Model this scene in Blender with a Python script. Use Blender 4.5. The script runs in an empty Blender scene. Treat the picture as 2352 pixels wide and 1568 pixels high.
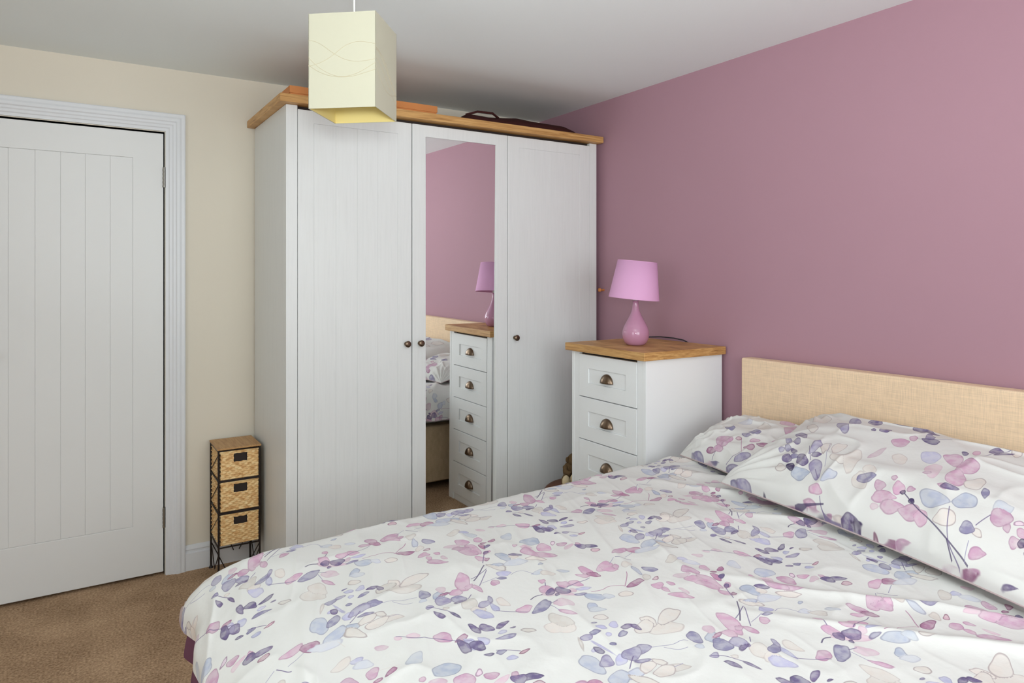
import bpy, math, random
import numpy as np
from mathutils import Vector, Matrix

# ------------------------------------------------------------------ camera, light, exposure
SC = bpy.context.scene
COL = SC.collection
cam_d = bpy.data.cameras.new('camera'); cam = bpy.data.objects.new('camera', cam_d); COL.objects.link(cam)
cam_d.sensor_width = 36; cam_d.lens = 1594/2352*36; cam_d.shift_y = (632-784)/2352; cam_d.clip_start = .05
cam.location = (0, 0, 1.34); cam.rotation_euler = (math.pi/2, 0, -math.atan2(.536, .844))
SC.camera = cam
SC.view_settings.view_transform = 'Standard'; SC.view_settings.look = 'None'
SC.view_settings.gamma = 1; SC.view_settings.use_curve_mapping = False
SC.view_settings.exposure = 0.0
W = bpy.data.worlds.new('World'); SC.world = W; W.use_nodes = True
W.node_tree.nodes['Background'].inputs[0].default_value = (.80, .88, 1, 1)
W.node_tree.nodes['Background'].inputs[1].default_value = 1.5
def area(name, loc, rot, sx, sy, power, color):
    d = bpy.data.lights.new(name, 'AREA'); d.shape = 'RECTANGLE'; d.size = sx; d.size_y = sy; d.energy = power; d.color = color
    o = bpy.data.objects.new(name, d); o.location = loc; o.rotation_euler = rot; COL.objects.link(o); return o
# daylight entering by the window behind the photographer; the left-wall light is added fill
area('window_daylight', (.65, -1.13, 1.48), (math.radians(90), 0, 0), 1.75, 1.15, 32, (.93, .99, 1))
area('side_fill_light', (-1.33, .55, 1.45), (math.radians(90), 0, math.radians(-90)), 1.2, 1.1, 13, (.93, .99, 1))
# fill light added beside the camera, aimed up to brighten the ceiling
fill = area('ceiling_fill_light', (-.05, -.22, 1.50), (math.radians(136), 0, math.radians(-34)), .25, .25, 24, (.93, .99, 1))
fill.data.spread = math.radians(120)
def _h(ix,iy,seed):
    n=(ix*374761393+iy*668265263+seed*974711)&0x7fffffff
    n=((n^(n>>13))*1274126177)&0x7fffffff
    return ((n^(n>>16))&0xffff)/65535.0
def vnoise(x,y,seed=0):
    x=np.asarray(x,float)+1000.;y=np.asarray(y,float)+1000.
    ix=np.floor(x).astype(np.int64);iy=np.floor(y).astype(np.int64)
    fx=x-ix;fy=y-iy
    fx=fx*fx*fx*(fx*(fx*6-15)+10);fy=fy*fy*fy*(fy*(fy*6-15)+10)
    a=_h(ix,iy,seed);b=_h(ix+1,iy,seed);c=_h(ix,iy+1,seed);d=_h(ix+1,iy+1,seed)
    return (a*(1-fx)+b*fx)*(1-fy)+(c*(1-fx)+d*fx)*fy
def ridge(x,y,seed,sharp=3.0):
    n=vnoise(x,y,seed)*2-1
    return np.clip(1.11-np.sqrt(n*n+.0121),0,1)**sharp
def sstep(a,b,x):
    t=np.clip((x-a)/(b-a),0,1);return t*t*(3-2*t)
# ---- duvet: cloth coordinates (s,t) in metres -> world position
DX0,DX1,DY0,DY1=0.165,2.27,0.20,2.115     # extent of the cloth
DXB,DYF,DYN=0.62,1.885,0.44               # where it starts to roll over the foot, far and near edges
DR=0.07
_th=np.linspace(0,math.pi/2,200);_FA,_FB=.378,.135
_L=np.concatenate(([0],np.cumsum(np.hypot(np.diff(_FA*np.sin(_th)),np.diff(_FB*np.cos(_th))))))
def _foot(e):
    t=np.interp(e,_L,_th);ex=np.maximum(0,e-_L[-1])
    return _FA*np.sin(t),_FB*(1-np.cos(t))+ex
def duvet(s,t):
    s=np.asarray(s,float);t=np.asarray(t,float)
    ex=np.maximum(0,DXB-s);eyf=np.maximum(0,t-DYF);eyn=np.maximum(0,DYN-t)
    ey=eyf+eyn;sy=np.where(eyf>0,1.0,-1.0)
    ox,dx=_foot(ex)
    q=DR*math.pi/2;arc=np.minimum(ey,q)
    hang=np.maximum(0,ey-q*.6);hx=np.maximum(0,ex-_L[-1]*.8)
    oy=DR*np.sin(arc/DR);dy=DR*(1-np.cos(arc/DR))+np.maximum(0,ey-q)
    al=s*1.0
    oy=oy+hang*(.10+.12*np.sin(al*17)+.08*np.sin(al*41+1))
    ox=ox+hx*(.10*np.sin(t*16+.5)+.06*np.sin(t*37))
    down=(dx**5+dy**5)**(1/5)
    # the corner hangs free and folds in on itself
    cor=sstep(.0,.16,np.minimum(ex-.26,ey))
    ang=np.arctan2(ey,np.maximum(ex-.26,0)+1e-6)
    oy=oy-.015*cor*np.cos(ang*4)*sstep(0,.2,ex)
    ox=ox+.012*cor*np.sin(ang*5+.8)
    X=np.where(ex>0,DXB,s)-ox
    Y=np.where(eyf>0,DYF,np.where(eyn>0,DYN,t))+sy*oy
    base=.614+.017*(np.clip(s,.3,2.2)-1.0)
    puff=.014*(vnoise(s*2.6,t*2.6,3)-.5)+.007*(vnoise(s*6+4,t*6,5)-.5)
    wx=s+.06*vnoise(s*3,t*3,8);wy=t+.06*vnoise(s*3+9,t*3,9)
    c1,s1=math.cos(2.15),math.sin(2.15)
    u=wx*c1+wy*s1;v=-wx*s1+wy*c1
    f1=ridge(u*1.1,v*6.5,11,4)*.017*sstep(1.0,1.7,s+.35*(1-t))
    c2,s2=math.cos(1.25),math.sin(1.25)
    u=wx*c2+wy*s2;v=-wx*s2+wy*c2
    f2=ridge(u*1.8,v*9,21,4)*.006*(1-sstep(1.1,1.7,s))
    f3=ridge(wx*9,wy*7,31,5)*.003+ridge(u*5,v*16,41,4)*.002
    edge=.006*vnoise(s*9,0*t,61)*sstep(1.6,1.85,t)
    Z=base+puff+f1+f2+f3+edge-down
    return X,Y,Z
# ---- pillows: (u,v) u along the width from the far end, v from the front hem up to the headboard
PIL={
 'front':dict(c=((1.80,1.555,.660),(1.66,.60,.650),(2.295,1.545,.812),(2.295,.63,.800)),T=.115,seed=5),
 'far':dict(c=((1.955,1.885,.656),(1.88,1.47,.650),(2.295,1.895,.745),(2.295,1.49,.755)),T=.080,seed=9),
}
def pillow(k,u,v,side=1):
    P=PIL[k];c=[np.array(q) for q in P['c']];T=P['T'];sd=P['seed']
    u=np.asarray(u,float);v=np.asarray(v,float)
    a=np.abs(2*u-1);b=np.abs(2*v-1)
    # sides bow in between the pointed corners
    ub=.5+(u-.5)*(1-.045*(1-b**2));vb=.5+(v-.5)*(1-.06*(1-a**2))
    p=((1-ub)*(1-vb))[...,None]*c[0]+(ub*(1-vb))[...,None]*c[1]+((1-ub)*vb)[...,None]*c[2]+(ub*vb)[...,None]*c[3]
    n=np.cross(c[2]-c[0],c[1]-c[0]);n=n/np.linalg.norm(n)
    if n[2]<0:n=-n
    h=np.sqrt(np.clip(1-a**2.6,0,1)*np.clip(1-b**2.2,0,1))
    h=T*(h**.85)
    if side<0:return p-n*(h*.22)[...,None]
    m=np.sqrt(np.clip(h/T,0,1))
    w=.014*(vnoise(u*4+sd,v*4,sd)-.5)*m+.010*ridge(u*3+v*2+sd,v*7-u*2,sd+1,4)*m+.006*ridge(u*9,v*5+sd,sd+2,5)*m
    # gathers running in from the corners
    ga=np.arctan2(v*.5,u*.75);gb=np.arctan2((1-v)*.5,u*.75)
    rr=np.hypot(u*.75,v*.5);rr2=np.hypot(u*.75,(1-v)*.5)
    w=w+.006*np.sin(ga*22)*np.exp(-((rr-.12)/.08)**2)+.006*np.sin(gb*20)*np.exp(-((rr2-.12)/.08)**2)
    return p+n*(h+w)[...,None]
DUV_L="1.144 0.967 -0.009 -0.038 -0.021 -0.009 P;1.144 0.942 0.007 -0.005 -0.009 -0.007 P;1.158 0.923 0.003 -0.017 -0.008 -0.005 P;1.211 0.932 0.004 -0.009 -0.012 -0.007 P;1.254 0.999 0.014 -0.020 -0.011 -0.008 o;1.300 1.039 0.004 -0.025 -0.015 -0.009 B;1.046 0.970 0.002 -0.017 -0.014 -0.009 V;1.071 0.946 0.004 -0.014 -0.015 -0.009 B;1.031 0.943 0.005 -0.007 -0.007 -0.005 b;1.099 0.903 0.009 -0.015 -0.013 -0.009 V;1.095 0.889 0.014 0.000 -0.004 -0.006 D;1.019 1.026 0.033 -0.016 -0.015 -0.015 g;1.011 1.064 0.005 -0.018 -0.013 -0.009 o;1.059 1.055 0.035 0.005 -0.012 -0.021 o;0.935 0.999 0.019 -0.004 -0.009 -0.012 V;0.907 0.970 0.017 -0.004 -0.004 -0.005 V;0.874 0.992 0.008 -0.007 -0.010 -0.011 L;0.861 0.946 0.023 -0.005 -0.009 -0.012 B;0.943 0.919 0.024 -0.011 -0.009 -0.010 g;0.933 0.951 0.008 -0.012 -0.007 -0.006 o;1.055 0.879 0.005 -0.005 -0.005 -0.004 g;1.060 0.844 0.004 -0.017 -0.004 -0.002 D;1.148 1.214 0.009 -0.004 -0.011 -0.013 g;1.161 1.198 0.009 0.000 -0.005 -0.007 Q;1.139 1.169 0.012 -0.006 -0.010 -0.011 P;1.171 1.159 0.004 -0.010 -0.006 -0.005 P;1.140 1.143 0.002 -0.010 -0.008 -0.006 P;1.171 1.117 0.002 -0.014 -0.006 -0.005 p;1.054 1.321 0.007 -0.023 -0.012 -0.011 P;1.030 1.308 0.013 -0.010 -0.005 -0.007 P;1.105 1.319 0.024 0.001 -0.014 -0.021 P;1.108 1.303 0.014 -0.016 -0.009 -0.010 P;1.130 1.303 0.005 -0.006 -0.009 -0.010 P;1.056 1.300 0.010 -0.013 -0.008 -0.009 M;0.964 1.293 0.014 -0.007 -0.008 -0.011 P;0.991 1.285 0.011 -0.013 -0.009 -0.009 P;0.933 1.339 0.004 -0.009 -0.006 -0.006 P;0.930 1.265 0.029 -0.023 -0.008 -0.010 p;0.966 1.262 0.007 -0.004 -0.006 -0.008 p;0.917 1.297 0.008 -0.017 -0.010 -0.011 P;0.915 1.280 0.008 -0.006 -0.008 -0.011 D;0.943 1.269 0.014 -0.009 -0.009 -0.013 D;0.919 1.257 0.004 -0.003 -0.004 -0.005 D;0.994 1.257 0.017 -0.006 -0.005 -0.006 L;0.972 1.240 0.014 -0.004 -0.004 -0.005 V;0.864 1.242 0.027 0.008 -0.006 -0.018 V;0.830 1.257 0.019 -0.001 -0.007 -0.014 P;0.910 1.221 0.016 -0.014 -0.010 -0.012 p;0.893 1.183 0.009 -0.019 -0.005 -0.005 P;0.863 1.167 0.011 -0.027 -0.015 -0.014 g;0.808 1.308 0.006 -0.019 -0.010 -0.011 g;0.993 1.212 0.017 -0.016 -0.010 -0.011 B;1.018 1.198 0.009 -0.010 -0.007 -0.008 b;0.959 1.183 0.009 -0.005 -0.011 -0.013 B;0.958 1.165 0.015 -0.010 -0.007 -0.009 b;1.156 1.293 0.010 -0.007 -0.011 -0.012 g;1.151 1.253 -0.004 -0.022 -0.010 -0.006 B;1.187 1.244 0.011 -0.014 -0.010 -0.009 V;1.103 1.204 0.023 -0.002 -0.008 -0.011 M;1.053 1.181 0.012 -0.010 -0.009 -0.009 o;0.940 1.133 0.011 -0.009 -0.008 -0.009 o;0.962 1.074 0.014 -0.002 -0.005 -0.007 D;0.976 1.063 0.004 -0.011 -0.006 -0.005 D;0.935 1.058 0.012 0.000 -0.005 -0.008 V;0.913 1.099 0.008 -0.008 -0.005 -0.006 L;0.911 1.119 0.007 -0.001 -0.002 -0.003 V;0.891 1.089 0.011 -0.004 -0.005 -0.006 V;0.909 1.070 0.005 -0.003 -0.005 -0.006 L;0.894 1.039 0.006 -0.003 -0.004 -0.005 V;0.871 1.042 0.004 -0.030 -0.003 -0.002 L;0.860 1.040 0.003 -0.012 -0.007 -0.005 D;0.851 1.046 0.003 -0.003 -0.005 -0.005 L;0.941 1.093 0.006 -0.006 -0.009 -0.010 L;0.843 1.075 -0.009 -0.020 -0.005 -0.001 g;0.755 1.225 0.018 0.005 -0.002 -0.008 D;0.766 1.203 0.007 -0.001 -0.001 -0.003 D;0.738 1.199 0.010 -0.001 -0.003 -0.007 L;0.734 1.177 0.020 -0.005 -0.004 -0.007 V;0.786 1.175 0.012 -0.009 -0.005 -0.007 o;0.700 1.139 0.010 -0.002 -0.003 -0.007 V;0.735 1.112 0.012 0.000 -0.003 -0.005 Q;1.258 1.123 0.003 -0.035 -0.016 -0.010 P;1.304 1.179 0.003 -0.013 -0.013 -0.009 P;1.288 1.128 -0.001 -0.017 -0.009 -0.005 M;1.332 1.153 0.009 -0.002 -0.009 -0.009 M;1.300 1.122 0.007 -0.003 -0.008 -0.007 D;1.278 1.086 0.008 -0.003 -0.011 -0.010 P;1.276 1.086 0.005 -0.003 -0.008 -0.007 D;1.244 1.059 0.007 -0.015 -0.010 -0.007 P;1.255 1.047 0.005 -0.003 -0.007 -0.007 M;1.382 1.154 0.003 -0.016 -0.018 -0.012 b;1.413 1.235 0.010 -0.009 -0.008 -0.006 p;1.460 1.193 0.010 -0.017 -0.013 -0.009 P;1.488 1.167 0.010 -0.004 -0.008 -0.007 M;1.518 1.131 0.005 -0.013 -0.009 -0.006 L;1.499 1.125 0.007 -0.017 -0.011 -0.007 D;1.549 1.171 0.008 -0.014 -0.010 -0.006 D;1.566 1.273 0.007 -0.015 -0.019 -0.013 g;1.570 1.244 0.011 -0.010 -0.012 -0.009 g;1.597 1.260 0.014 -0.003 -0.014 -0.012 V;1.617 1.273 -0.003 -0.013 -0.008 -0.005 V;1.607 1.239 -0.000 -0.020 -0.008 -0.005 L;1.423 1.034 0.005 -0.020 -0.020 -0.011 P;1.478 0.999 0.012 -0.003 -0.012 -0.009 p;1.506 0.996 -0.000 -0.011 -0.008 -0.004 P;1.527 0.972 0.017 -0.011 -0.010 -0.006 D;1.524 0.946 0.008 -0.007 -0.010 -0.006 Q;1.389 0.999 0.027 -0.027 -0.014 -0.010 P;1.413 1.087 0.018 -0.014 -0.020 -0.016 B;1.364 1.087 0.003 -0.006 -0.006 -0.004 P;1.381 1.059 0.011 -0.011 -0.009 -0.007 p;1.675 1.085 0.018 -0.024 -0.021 -0.012 g;1.275 1.415 0.007 -0.026 -0.018 -0.016 B;1.306 1.409 0.009 -0.008 -0.014 -0.014 V;1.362 1.403 0.020 -0.004 -0.013 -0.016 V;1.290 1.358 0.020 -0.005 -0.016 -0.018 B;1.324 1.492 0.011 -0.005 -0.007 -0.008 V;1.446 1.460 0.021 -0.004 -0.015 -0.017 o;1.361 1.356 0.018 -0.001 -0.012 -0.015 o;1.373 1.328 0.021 -0.005 -0.015 -0.016 o;1.134 1.448 0.010 -0.010 -0.009 -0.011 D;1.203 1.372 0.023 -0.001 -0.009 -0.013 P;1.236 1.357 0.014 -0.010 -0.012 -0.013 M;1.384 1.244 0.005 -0.008 -0.005 -0.004 p;1.296 1.244 0.011 -0.006 -0.007 -0.007 L;1.302 1.219 0.012 -0.015 -0.010 -0.008 b;0.893 1.803 0.031 -0.008 -0.006 -0.013 b;0.954 1.792 0.013 -0.025 -0.008 -0.011 o;0.978 1.707 0.010 -0.009 -0.005 -0.007 p;1.109 1.607 0.002 -0.024 -0.010 -0.010 D;1.123 1.605 0.003 -0.020 -0.009 -0.009 L;1.133 1.551 0.008 -0.005 -0.003 -0.004 D;1.163 1.515 0.009 -0.006 -0.005 -0.006 L;1.155 1.789 0.013 -0.011 -0.011 -0.018 V;1.117 1.777 0.008 -0.003 -0.004 -0.007 V;1.120 1.736 0.005 -0.016 -0.005 -0.006 D;1.200 1.688 0.013 -0.019 -0.009 -0.013 L;1.155 1.647 0.003 -0.019 -0.007 -0.007 D;0.899 1.720 0.020 0.003 -0.007 -0.016 g;0.889 1.649 0.013 -0.014 -0.010 -0.016 P;0.853 1.641 0.019 -0.008 -0.006 -0.010 p;0.864 1.607 0.019 -0.015 -0.009 -0.015 P;0.867 1.575 0.017 -0.018 -0.010 -0.016 P;0.934 1.615 0.008 -0.003 -0.003 -0.005 M;1.089 1.511 0.005 -0.003 -0.008 -0.010 R;1.103 1.490 0.011 -0.007 -0.007 -0.009 P;1.000 1.490 0.007 -0.028 -0.014 -0.015 P;0.952 1.492 0.010 -0.006 -0.006 -0.009 g;0.964 1.502 0.013 -0.011 -0.005 -0.006 D;0.938 1.462 0.027 -0.008 -0.008 -0.014 b;0.991 1.448 0.019 -0.017 -0.007 -0.010 o;0.893 1.474 0.014 -0.006 -0.004 -0.007 B;0.883 1.426 0.016 -0.005 -0.007 -0.012 L;0.865 1.409 0.011 -0.005 -0.003 -0.005 V;0.950 1.382 0.013 -0.006 -0.006 -0.009 b;0.967 1.360 0.012 -0.012 -0.008 -0.010 g;0.980 1.412 0.008 0.000 -0.003 -0.005 B;1.006 1.352 0.011 -0.011 -0.005 -0.006 b;0.739 1.402 0.012 -0.006 -0.007 -0.014 P;0.714 1.412 0.013 0.000 -0.002 -0.006 M;0.718 1.438 0.008 -0.008 -0.007 -0.012 p;0.776 1.572 0.018 -0.019 -0.006 -0.012 P"
DUV_S="V 1.266 1.079 1.235 1.032;D 1.232 1.020 1.191 0.978 1.168 0.959;V 1.226 0.998 1.194 0.980 1.167 0.970;V 1.223 0.993 1.169 0.933;V 1.024 0.909 1.039 0.893 1.046 0.878 1.056 0.861;L 0.951 0.994 0.975 0.986 0.994 0.978 1.019 0.977 1.028 0.970;L 0.973 0.981 0.991 0.959 1.011 0.954;L 1.068 0.925 1.088 0.915;V 0.869 0.964 0.903 0.991;L 1.183 0.943 1.227 0.952;D 0.865 1.285 0.883 1.293 0.899 1.287;V 0.934 1.327 0.925 1.312;V 0.960 1.278 0.996 1.288 1.020 1.286 1.038 1.291;M 0.998 1.236 1.026 1.228 1.048 1.235 1.075 1.219 1.076 1.209;M 1.076 1.209 1.119 1.249 1.129 1.264;V 0.887 1.243 0.905 1.237;L 0.884 1.238 0.885 1.201;V 0.774 1.282 0.809 1.256 0.830 1.241;V 0.694 1.150 0.708 1.142 0.730 1.118;L 1.128 1.325 1.161 1.348;V 1.165 1.347 1.180 1.318 1.187 1.312;L 1.185 1.332 1.221 1.345;V 1.382 1.252 1.442 1.204 1.475 1.168 1.499 1.145;L 1.401 1.330 1.423 1.329;g 1.289 1.335 1.295 1.305;L 0.894 1.413 0.914 1.421 0.932 1.416 0.941 1.383;g 0.937 1.646 0.983 1.626;V 0.763 1.373 0.747 1.358"
PF_L="0.109 0.391 0.033 0.004 0.024 -0.032 o;0.145 0.295 0.029 -0.008 0.026 -0.033 o;0.246 0.322 0.019 0.003 0.029 -0.039 V;0.251 0.380 0.021 0.000 0.024 -0.035 V;0.298 0.418 0.014 0.013 0.014 -0.023 D;0.380 0.348 0.010 0.013 0.010 -0.015 D;0.349 0.332 0.007 0.002 0.003 -0.006 D;0.369 0.449 0.029 0.006 -0.002 0.003 D;0.446 0.443 0.040 -0.006 0.016 -0.029 D;0.150 0.232 0.027 -0.005 0.021 -0.024 D;0.170 0.188 0.005 0.009 0.013 -0.010 D;0.130 0.193 0.007 0.005 0.023 -0.018 V;0.162 0.151 0.006 0.006 0.013 -0.012 V;0.146 0.138 0.002 0.008 0.010 -0.003 V;0.194 0.141 0.013 -0.001 0.009 -0.012 D;0.216 0.118 0.012 0.003 0.007 -0.009 V;0.194 0.105 0.013 0.005 0.013 -0.014 D;0.251 0.108 0.016 0.005 0.019 -0.022 D;0.231 0.076 0.013 0.003 0.013 -0.014 K;0.278 0.063 0.024 0.010 0.013 -0.016 B;0.255 0.170 -0.003 0.032 0.016 -0.008 V;0.281 0.140 0.014 0.005 0.007 -0.008 D;0.285 0.182 -0.003 0.025 0.017 -0.013 o;0.319 0.198 0.009 0.022 0.017 -0.018 o;0.356 0.144 0.023 0.006 0.014 -0.019 o;0.315 0.088 0.024 -0.031 -0.017 -0.006 V;0.369 0.073 0.013 0.018 0.013 -0.008 B;0.201 0.067 0.017 0.000 0.010 -0.016 o;0.395 0.153 -0.012 0.050 0.026 -0.008 g;0.429 0.223 0.006 0.034 0.009 -0.009 p;0.455 0.302 0.020 0.009 0.012 -0.020 P;0.474 0.339 0.007 0.008 0.009 -0.014 P;0.500 0.378 0.009 0.007 0.019 -0.033 V;0.520 0.347 0.022 0.002 0.009 -0.018 D;0.499 0.224 0.020 0.001 0.013 -0.026 g;0.567 0.264 0.021 0.009 0.015 -0.027 L;0.622 0.276 0.024 -0.001 0.010 -0.026 P;0.634 0.316 0.008 0.001 0.006 -0.012 D;0.668 0.255 0.015 0.025 0.016 -0.025 P;0.672 0.193 0.019 0.007 0.013 -0.036 P;0.610 0.203 0.010 0.020 0.021 -0.031 p;0.607 0.178 0.009 0.005 0.003 -0.007 P;0.717 0.200 0.013 0.022 0.013 -0.021 o;0.681 0.150 0.019 0.005 0.002 -0.008 D;0.663 0.145 0.012 -0.002 0.001 -0.007 P;0.663 0.105 0.033 0.003 0.006 -0.023 B;0.723 0.130 0.021 0.015 0.008 -0.019 B;0.752 0.180 0.006 0.007 0.008 -0.016 V;0.517 0.097 0.013 0.005 0.008 -0.015 P;0.542 0.069 0.028 0.008 0.007 -0.015 P;0.567 0.104 0.014 0.003 0.005 -0.018 P;0.574 0.053 0.028 0.007 0.005 -0.014 P;0.618 0.056 0.023 0.007 0.006 -0.018 P;0.650 0.053 0.015 0.004 0.007 -0.017 P;0.596 0.113 0.010 0.003 0.003 -0.007 P;0.543 0.127 0.008 0.002 0.002 -0.006 P;0.529 0.040 0.010 0.003 0.003 -0.007 p;0.580 0.098 0.006 0.003 0.002 -0.006 K;0.611 0.083 0.007 0.002 0.003 -0.007 K;0.457 0.092 0.013 0.014 0.022 -0.020 g;0.470 0.107 0.021 0.012 0.010 -0.012 V;0.465 0.133 0.019 0.001 0.007 -0.015 g;0.703 0.068 0.020 0.014 0.009 -0.017 o;0.754 0.071 0.013 0.004 0.002 -0.015 V;0.775 0.071 0.010 -0.002 -0.002 -0.009 o;0.800 0.153 0.014 0.020 0.010 -0.017 b;0.809 0.128 0.009 0.007 0.003 -0.010 b;0.787 0.033 0.015 0.008 0.003 -0.011 P;0.822 0.117 0.006 0.005 0.003 -0.010 P;0.846 0.094 0.009 0.007 0.005 -0.013 P;0.860 0.103 0.009 0.008 0.003 -0.010 K;0.665 0.461 0.012 -0.003 0.001 0.005 K;0.664 0.404 0.010 0.012 0.008 -0.015 D;0.646 0.347 0.000 0.017 0.012 -0.019 P;0.696 0.457 0.017 -0.002 0.001 0.007 B;0.685 0.398 0.013 0.020 0.003 -0.007 D;0.351 0.032 0.021 -0.002 -0.002 -0.011 P;0.346 0.007 0.021 -0.001 -0.005 -0.005 P;0.355 0.002 0.020 0.000 -0.005 -0.001 P;0.288 0.000 0.028 0.000 -0.006 -0.001 M;0.392 0.001 0.022 0.001 0.001 -0.001 K;0.409 0.002 0.009 0.000 -0.006 -0.002 P;0.472 0.000 0.026 0.000 -0.000 0.010 D;0.491 0.003 0.016 0.001 -0.003 -0.003 K;0.436 0.002 0.010 -0.002 -0.012 -0.002 g;0.585 0.001 0.020 0.001 -0.003 -0.002 M;0.617 0.004 0.020 0.003 0.001 -0.003 P;0.544 0.000 0.007 0.000 -0.000 0.003 Q;0.734 0.001 0.020 0.001 -0.003 -0.001 P;0.779 0.003 0.019 0.002 -0.001 -0.003 M;0.786 0.006 0.014 0.002 0.000 -0.002 P;0.859 0.008 0.015 0.004 0.001 -0.003 D;0.098 0.000 0.026 0.000 -0.000 0.010 V;0.056 0.000 0.014 0.000 -0.000 0.006 V;0.179 0.000 0.005 0.000 -0.000 0.002 K"
PF_S="D 0.584 0.098 0.625 0.073 0.721 0.030 0.774 0.007;D 0.721 0.030 0.739 0.005;V 0.702 0.100 0.718 0.042 0.730 0.020 0.756 0.002;V 0.370 0.023 0.384 0.002 0.407 0.000 0.442 0.000;D 0.291 0.000 0.332 0.003 0.388 0.012;V 0.277 0.115 0.233 0.170;V 0.342 0.060 0.314 0.087;L 0.337 0.103 0.281 0.207;g 0.233 0.212 0.246 0.300 0.291 0.398;V 0.481 0.342 0.500 0.348 0.560 0.385;V 0.784 0.128 0.767 0.085;L 0.765 0.048 0.767 0.008;V 0.667 0.327 0.665 0.390 0.704 0.455"
PB_L="0.291 0.309 0.021 0.010 0.021 -0.023 P;0.347 0.266 0.002 0.031 0.025 -0.026 P;0.277 0.155 0.018 0.011 0.012 -0.013 V;0.259 0.127 0.023 0.000 0.009 -0.011 V;0.235 0.105 0.013 0.003 0.006 -0.007 Q;0.188 0.076 0.022 0.020 0.024 -0.022 P;0.160 0.023 0.020 0.005 0.006 -0.008 M;0.187 0.035 0.021 0.004 0.006 -0.010 P;0.310 0.079 0.017 0.010 0.008 -0.009 M;0.344 0.120 0.017 0.014 0.005 -0.008 M;0.365 0.161 0.009 0.020 0.004 -0.005 P;0.310 0.037 0.025 0.017 0.012 -0.007 V;0.164 0.001 0.024 0.001 0.007 -0.001 P;0.191 0.003 0.019 0.001 -0.002 -0.002 V;0.281 0.006 0.033 0.005 0.006 -0.004 V;0.278 0.001 0.018 0.001 0.000 -0.001 P;0.156 0.148 0.018 0.007 0.014 -0.014 V;0.217 0.323 0.024 -0.005 0.003 0.001 V;0.307 0.116 0.013 0.013 0.007 -0.007 P;0.081 0.002 0.020 0.002 0.007 -0.001 V;0.171 0.223 0.023 0.015 0.013 -0.014 b;0.366 0.108 0.005 0.023 0.010 -0.004 g;0.102 0.000 0.024 0.000 -0.000 0.009 V;0.270 0.214 0.012 0.019 0.023 -0.025 g"
PB_S="M 0.251 0.104 0.297 0.050;V 0.247 0.006 0.293 0.050;V 0.174 0.004 0.182 0.024;V 0.194 0.329 0.257 0.325"
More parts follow.
